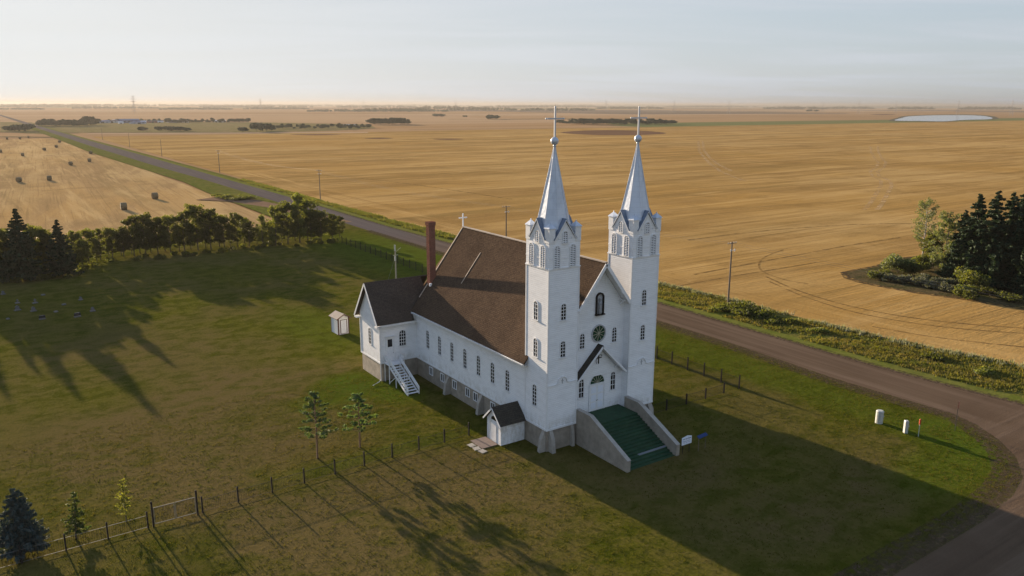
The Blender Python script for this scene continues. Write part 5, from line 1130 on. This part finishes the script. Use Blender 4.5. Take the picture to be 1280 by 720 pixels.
for x_ in (-.62, .62): m = MB(); m.box(x_-.025, x_+.025, -.025, .025, -.1, 1.6); m.build('post', M_WOOD, o)
# white pedestals
for (px, py, w, h, lb) in ((1098.5, 528.5, .42, 1.55, 'larger white rounded pedestal on the grass by the road bend'), (1131.5, 541, .27, 1.5, 'narrower white square pedestal beside the orange marker')):
    x_, y_ = gp(px, py); o = thing('utility_pedestal', lb, 'utility pedestal', (x_, y_, 0), .2, 'white pedestals on the grass corner'); m = MB(); big = w > .3
    m.tube([(0, 0, 0), (0, 0, h-.1), (0, 0, h)], [w, w, w*.8], 16 if big else 4); m.build('cabinet', M_WHITEM, o)
    m = MB(); m.tube([(0, 0, h*.60), (0, 0, h*.62)], [w*1.02, w*1.02], 16 if big else 4); m.tube([(0, 0, h-.16), (0, 0, h-.1)], [w*1.04, w*1.04], 16 if big else 4); m.build('band', M_GREYTRIM, o)
    m = MB(); m.box(w*.3, w*.3+.1, -w*.98-.02, -w*.9, h*.5, h*.6); m.build('latch', M_GREYTRIM, o)
x_, y_ = gp(1147.8, 545.5); o = thing('marker_post', 'thin marker post with an orange top beside the white pedestals', 'marker post', (x_, y_, 0)); m = MB(); m.tube([(0, 0, -.1), (0, 0, 1.6)], .045, 8); m.build('post', M_WHITEM, o); m = MB(); m.tube([(0, 0, 1.45), (0, 0, 2.0), (0, 0, 2.1)], [.1, .1, .04], 10); m.build('cap', M_ORANGE, o)
x_, y_, h = hgt(1194, 538, 501.5); o = thing('road_sign', 'road sign seen edge-on at the bend of the gravel road', 'sign', (x_, y_, 0), 0.44)
m = MB(); m.box(-.035, .035, .0, .07, -.1, h); m.build('post', M_WOOD, o); m = MB(); m.slab((0, 0, h-.45), UX, UZ, UY, [(.42*math.cos(PI/8+k*PI/4), .42*math.sin(PI/8+k*PI/4)) for k in range(8)], -.03, -.005); m.build('panel', M_RED, o)
# graves
GR = [(54, 369, 1, .7), (22, 388, 0, 1.1), (42, 389, 0, 1.0), (10, 399, 1, .5), (53, 399, 2, 1.0), (80, 381, 1, .7), (97, 396, 2, 1.1), (4, 368, 0, .8), (101, 375, 0, .7), (116, 389, 0, .9), (44, 379, 3, .9), (22, 379, 3, .8), (70, 390, 1, .6)]
GR = [(a_, b_, c_, d_*.62) for a_, b_, c_, d_ in GR]
gd = ['pale flat stone at the back of the cemetery rows', 'grey upright headstone left of the paired stones', 'grey upright headstone with a pale base, second from the left group', 'small flat pale marker nearest the left edge', 'dark polished slab on a pale base in the front row', 'flat pale stone right of the rear row', 'dark wide headstone at the right end of the front row', 'upright stone close to the left edge under the spruce', 'small upright stone at the right of the rear row', 'small lone stone nearest the lit grass', 'grey stone cross behind the front row', 'grey stone cross left of the other cross', 'small flat marker between the dark slabs']
for k, (px, py, ty, sc) in enumerate(GR):
    x_, y_ = gp(px, py); o = thing('gravestone', gd[k], 'gravestone', (x_, y_, 0), random.uniform(-.2, .2)+.3, 'gravestones in the cemetery')
    m = MB(); m.box(-.75*sc, .75*sc, -.3, .3, -.05, .15); m.build('base', M_STONE, o); m = MB()
    if ty == 0: m.slab((0, 0, .22), UX, UZ, UY, arch_poly(.95*sc, 1.0*sc), -.1, .1); mm = M_STONE
    elif ty == 1: m.box(-.6*sc, .6*sc, -.22, .22, .15, .2); mm = M_STONE
    elif ty == 2: m.slab((0, 0, .22), UX, UZ, UY, [(-.75*sc, 0), (.75*sc, 0), (.7*sc, .75*sc), (-.7*sc, .75*sc)], -.12, .12); mm = M_STONED
    else: m.box(-.1, .1, -.08, .08, .22, 1.5*sc); m.box(-.42*sc, .42*sc, -.07, .07, .95*sc, 1.15*sc); mm = M_STONE
    m.build('headstone', mm, o)
# bales
def bale(k, px, py, lb):
    x_, y_ = gp(px, py, -.2); return x_, y_
BL = [(155, 262, 1.12, 'nearest big round straw bale, left of the driveway trees'), (194, 248.5, 1.12, 'second nearest round bale, right and behind the nearest one'), (24, 227.5, 1.05, 'round bale alone at the left of the middle row'), (62, 225.5, 1.05, 'round bale to the right in the middle row'), (88.5, 206.5, 1, 'round bale beyond the middle row, left of a pair'), (112, 202.3, 1, 'round bale close below the one by the verge'), (28.5, 195, 1, 'round bale in the far left of the field, third row'), (55.5, 188, 1, 'round bale in the middle distance, left of two small ones'), (70.5, 184.5, 1, 'small round bale right beside another in the middle distance'), (74.5, 178.3, 1, 'small far round bale near the road verge'), (113.5, 192.3, 1, 'round bale nearest the road verge'), (1, 190.5, 1, 'round bale cut by the left edge of the photo'), (9, 174.3, 1, 'leftmost bale of the farthest row'), (25, 174.0, 1, 'middle bale of the farthest row'), (35.5, 172.6, 1, 'rightmost bale of the farthest row')]
proto = None
for k, (px, py, sc, lb) in enumerate(BL):
    x_, y_ = gp(px, py, -.2)
    if proto is None:
        proto = thing('straw_bale', lb, 'bale'); m = MB(); n = 22; R_ = 1.12
        prof = [(-.86, R_*.94), (-.80, R_), (-.3, R_*1.01), (.3, R_*1.01), (.80, R_), (.86, R_*.94)]
        for a, r_ in prof:
            for j in range(n): th = 2*PI*j/n; rz_ = r_*(1+.012*math.sin(j*3+a*9)); m.v.append((a, rz_*math.cos(th), max(0, R_*.97+rz_*math.sin(th))))
        for i in range(len(prof)-1):
            for j in range(n): m.f.append((i*n+j, (i+1)*n+j, (i+1)*n+(j+1) % n, i*n+(j+1) % n))
        m.build('roll', M_BALE, proto)
        for s_ in (-1, 1):
            m = MB(); 
            for rr2 in (1.06, .8, .5, .22): m.tube([(s_*(.862+(1.06-rr2)*.04), 0, R_*.97), (s_*(.875+(1.06-rr2)*.05), 0, R_*.97)], R_/1.12*rr2*.98, 20)
            m.build('end_face', M_BALEEND, proto)
        o = proto
    else: o = copy_tree(proto)
    o.location = (x_, y_, -.2); o.rotation_euler = (0, 0, random.uniform(-.5, .9)); o.scale = (sc,)*3; tag(o, lb, 'bale', 'round bales in the stubble field')

# ================================================================== FAR COUNTRY
ico = None
def blob_verts():
    P = clump_points(46, (0, 0, 0), (1, 1, 1), .75); return P
def far_tree(px, py, ty, w, lb, grp=None, m=None, leaf=None, n=700, name='tree'):
    x_, y_, h = hgt(px, py, ty); t = thing(name, lb, 'tree', (x_, y_, -.2), group=grp); mb = MB(); mb.tube([(0, 0, 0), (0, 0, h*.6)], [.3, .12], 5); mb.build('trunk', M_TRUNK, t); P = []; rr = random.Random(int(px*10))
    for k in range(12): a = rr.uniform(0, 6.28); r_ = w*.3*rr.random()**.5; P.append(clump_points(n//12, (math.cos(a)*r_, math.sin(a)*r_, h*rr.uniform(.35, .8)), (w*.25, w*.25, h*.2), .3))
    leaves(np.concatenate(P), leaf or max(.5, w*.10), m or M_FARWOOD, 'crown', t); return t
FT = [(30, 163.5, 154.5, 30, 'hazy round tree by the left edge beyond the farthest bales'), (16, 163.8, 157, 24, 'low tree left beside the hazy round one'), (178, 163, 158.5, 16, 'bush in the pasture below the white farm buildings'), (199, 163, 157.5, 14, 'first dark bush right of the pasture bush'), (215, 163.5, 157.5, 24, 'widest dark bush at the field edge'), (226, 163.5, 158, 16, 'upright bush right of the widest one'), (235, 164, 159.5, 13, 'smallest bush right of the upright one'), (304, 164.5, 158.5, 14, 'small tree left of the pasture corner trees'), (321, 164.5, 152, 20, 'tall tree at the pasture corner'), (333, 163.5, 154, 26, 'dark tree right beside the tall pasture corner tree'), (545, 145.6, 142.2, 30, 'left bush of the pair in the open fields'), (552, 145.6, 142.2, 26, 'right bush of the pair in the open fields'), (581, 146, 144.2, 18, 'tiny bush right of the pair in the open fields'), (616, 149, 143, 34, 'lone round tree in the fields left of the left spire'), (700, 153.5, 149.5, 26, 'small tree just right of the left spire cross'), (708, 154.5, 151.5, 20, 'lower small tree beside the bluff'), (1012, 139.4, 136.8, 40, 'left bush of the pair near the right horizon'), (1020, 139.4, 137.2, 36, 'right bush of the pair near the right horizon')]
for px, py, ty, w, lb in FT: far_tree(px, py, ty, w, lb)
# shelterbelts: trees that can be told apart, sharing meshes
fp = [far_tree(60, 158, 148, 16, 'x'), far_tree(61, 158, 147, 14, 'x')]
def belt(x0, x1, yb, yt, n, lb, grp, rows=2, jit=.8, sw=1.0):
    for k in range(n):
        px = x0+(x1-x0)*(k+.5)/n+random.uniform(-.5, .5)*(x1-x0)/n; py = yb-random.uniform(0, jit); x_, y_, h = hgt(px, py, yt+random.uniform(0, .35)*(yb-yt)); k2 = random.random() < .5
        pr_ = fp[k2]; h0 = FPH[k2]; h *= random.choice((.55, .75, .9, 1.0, 1.05))
        s_ = h/h0; first = ('F', k2) not in used; o = put(('F', k2), pr_, (x_, y_, -.2), random.uniform(0, 6), (s_*1.2*sw, s_*1.2*sw, s_), None, grp); o['label'] = lb
FPH = [hgt(60, 158, 148)[2], hgt(61, 158, 147)[2]]
belt(48, 106, 158, 147.5, 26, 'dense hazy tree in the shelterbelt left of the white farm buildings', 'shelterbelt left of the farm')
belt(105, 120, 157, 144.5, 7, 'taller tree in the clump at the right end of the shelterbelt', 'tall clump at the end of the shelterbelt')
belt(130, 205, 152.5, 148, 26, 'small tree standing behind the white and blue farm buildings', 'trees behind the farm buildings', jit=.4)
belt(205, 312, 153.2, 147.0, 40, 'tree in the thin belt right of the farm buildings', 'thin belt right of the farm', jit=.5)
belt(715, 843, 155.8, 147, 44, 'tree of the dark oval bluff behind the two spires', 'bluff behind the spires', sw=1.3)
belt(463, 512, 155.8, 145.8, 18, 'tree of the dark round clump right of the green scrub', 'dark round clump in mid-distance', sw=1.2)
belt(335, 462, 161.5, 153.5, 34, 'scrubby tree of the green strip left of the dark clump', 'green scrub strip', jit=3.0)
# far-off woods that read as one mass
WB = [(385, 470, 139.6, 136.2), (440, 560, 139.8, 134.6), (560, 645, 138.4, 133.2), (520, 600, 136.6, 131.6), (650, 745, 138.6, 134.6), (745, 830, 136.2, 132.8), (830, 950, 134.4, 132.3), (955, 1032, 136.6, 132.8), (1030, 1092, 136.2, 133), (1110, 1168, 136.8, 132.9), (1200, 1275, 137, 133), (1160, 1210, 134.6, 132.6), (0, 55, 137, 134.6), (90, 200, 135.8, 133), (200, 290, 137, 134.2), (250, 390, 134.4, 131.6), (420, 520, 134.6, 131.8), (0, 120, 134, 130.6), (600, 760, 134.4, 131.6), (1040, 1280, 134.2, 132.6), (305, 385, 136.6, 133.9), (-60, 640, 132.9, 130.4), (640, 1340, 133.4, 131.7), (760, 800, 134.8, 133), (480, 540, 138.0, 134.8)]
for i, (x0, x1, yb, yt) in enumerate(WB):
    P = []; npx = max(12, int((x1-x0)*1.0)); L = None
    xa, ya, h = hgt((x0+x1)/2, yb, yt); D = math.hypot(xa-CAM.x, ya-CAM.y); pxm = D/F
    for k in range(npx):
        px = random.uniform(x0, x1); e = min(px-x0, x1-px)/(x1-x0)*2; hh = h*(.55+.45*min(1, e*3))*random.uniform(.6, 1.05); x_, y_ = gp(px, yb-random.uniform(0, .35), -.3)
        P.append(clump_points(26, (x_, y_, hh*.5), (pxm*1.6, pxm*3, hh*.5), .2))
    tag(leaves(np.concatenate(P), pxm*1.1, M_FARWOOD, 'far_woods', None), 'hazy line of distant woodland near the horizon', 'woods', kind='stuff')
# farmstead
M_WB = mat('white_farm_wall', (.7, .7, .68), .7); M_BLW = mat('blue_farm_cladding', (.10, .13, .22), .8); M_GW = mat('grey_farm_cladding', (.35, .37, .42), .6); M_RW = mat('dull_red_cladding', (.25, .09, .07), .7)
M_RG = mat('light_metal_roof', (.62, .64, .68), .4, metal=.3); M_RBL = mat('blue_metal_roof', (.13, .17, .27), .7, spec=.1); M_RBR = mat('brown_metal_roof', (.12, .09, .08), .7)
FM = [(118, 153.4, 16, 5, M_WB, M_RG, 'small white farm building at the left of the farmstead'), (126, 153.8, 34, 7, M_GW, M_RBL, 'long grey-blue farm building left of the white houses'), (139, 153.4, 24, 7, M_WB, M_RBR, 'white farmhouse with a brown roof'), (147, 153.2, 20, 7.5, M_WB, M_RG, 'tall white farm building among the houses'), (151, 154.6, 10, 5.5, M_WB, M_RG, 'narrow white shed in front of the tall white building'), (161, 153.4, 42, 10, M_BLW, M_RBL, 'largest blue barn in the farmstead'), (172, 154.8, 30, 6, M_GW, M_RBL, 'low grey shed right in front of the blue barn'), (181, 153.2, 16, 5, M_WB, M_RG, 'white cabin right of the low grey shed'), (190, 153.4, 20, 6, M_RW, M_RBR, 'dark red shed in the farmstead'), (200, 153.2, 14, 4.5, M_WB, M_RG, 'small white hut right of the dark red shed'), (222, 152.9, 44, 6.5, M_BLW, M_RBL, 'long blue shed in front of the thin tree belt'), (232, 153, 14, 6, M_WB, M_RG, 'white building at the right end of the long blue shed'), (275, 152.6, 26, 5.5, M_WB, M_RG, 'white building alone among the thin tree belt'), (437, 157.5, 24, 4, M_WB, M_RG, 'low white-roofed building in the green scrub')]
for px, py, w, h, mw, mr_, lb in FM:
    h *= .72; w *= .85; x_, y_ = gp(px, py, -.2); o = thing('farm_building', lb, 'farm building', (x_, y_, -.2), random.uniform(-.3, .3), 'farmstead buildings'); d = w*.45
    m = MB(); m.slab((0, 0, 0), UY, UZ, UX, [(-d/2, 0), (d/2, 0), (d/2, h*.66), (0, h*.95), (-d/2, h*.66)], -w/2, w/2); m.build('wall', mw, o)
    m = MB()
    for q_ in (-1, 1): roofslab(m, [(-w/2-.5, q_*(d/2+.6), h*.62), (-w/2-.5, 0, h), (w/2+.5, 0, h), (w/2+.5, q_*(d/2+.6), h*.62)], .2)
    m.build('roof', mr_, o)
    m = MB(); m.box(-w*.1, w*.12, -d/2-.05, -d/2+.02, 0, h*.5); m.box(-w*.36, -w*.24, -d/2-.05, -d/2+.02, h*.25, h*.45); m.box(w*.25, w*.36, -d/2-.05, -d/2+.02, h*.25, h*.45); m.build('opening', M_DARK, o)
# transmission towers on the skyline
pt = None; MP = mat('tower_steel', (.2, .2, .21), .8)
for k, (px, py, ty) in enumerate(((169, 133.0, 121.8), (327, 133.4, 124.5), (455, 133.6, 126.0), (570, 133.6, 126.3), (757, 133.8, 126.4), (842, 133.8, 126.4), (910, 133.9, 126.0), (1027, 133.9, 127.2), (1072, 134, 126.8), (1118, 134, 127.6), (1196, 134, 127.2), (1263, 134.1, 127.2))):
    h = 60.0; t__ = max(1.5, 129.0+px*0.0036-ty); D__ = (h-CAM.z)*F/t__; x_, y_ = gp(px, 150, -.3); q__ = Vector((x_-CAM.x, y_-CAM.y)).normalized()*D__; x_, y_ = CAM.x+q__.x, CAM.y+q__.y
    if pt is None:
        pt = thing('transmission_tower', '', 'pylon'); m = MB()
        for sx2, sy2 in ((-1, -1), (1, -1), (1, 1), (-1, 1)):
            m.bar((sx2*4, sy2*4, 0), (sx2*.8, sy2*.8, 30), .3, .3); m.bar((sx2*.8, sy2*.8, 30), (sx2*.5, sy2*.5, 44), .3, .3)
            for z_ in (6, 14, 21, 27): r1 = 4-3.2*z_/30; r2 = 4-3.2*(z_+5)/30; m.bar((sx2*r1, sy2*r1, z_), (-sy2*r2, sx2*r2, z_+5), .3, .3)
        m.build('mast', MP, pt); m = MB()
        for z_, w in ((30, 8), (36, 10), (42, 6)): m.bar((-w, 0, z_), (w, 0, z_), .5, .5); m.bar((-w, 0, z_), (0, 0, z_+2.5), .25, .25); m.bar((w, 0, z_), (0, 0, z_+2.5), .25, .25)
        m.build('crossarms', MP, pt); o = pt
    else: o = copy_tree(pt)
    o.location = (x_, y_, -.3); o.rotation_euler = (0, 0, .6); o.scale = (h/44,)*3; tag(o, 'faint lattice transmission tower on the skyline, '+ORD[k]+' from the left', 'pylon', 'transmission towers on the horizon')

# ================================================================== AIR
HAZE_D = 0.9e-4
hz = MB(); HB = 30000; hz.box(-HB, HB, -HB, HB, -1.5, 75)
hzm = bpy.data.materials.new('haze'); hzm.use_nodes = True; t_ = hzm.node_tree; t_.nodes.remove(t_.nodes['Principled BSDF']); pv = t_.nodes.new('ShaderNodeVolumePrincipled')
pv.inputs['Color'].default_value = (0.285, 0.275, 0.265, 1); pv.inputs['Density'].default_value = HAZE_D; pv.inputs['Anisotropy'].default_value = 0.32
t_.links.new(pv.outputs[0], t_.nodes['Material Output'].inputs['Volume'])
tag(hz.build('haze', hzm), kind='stuff')
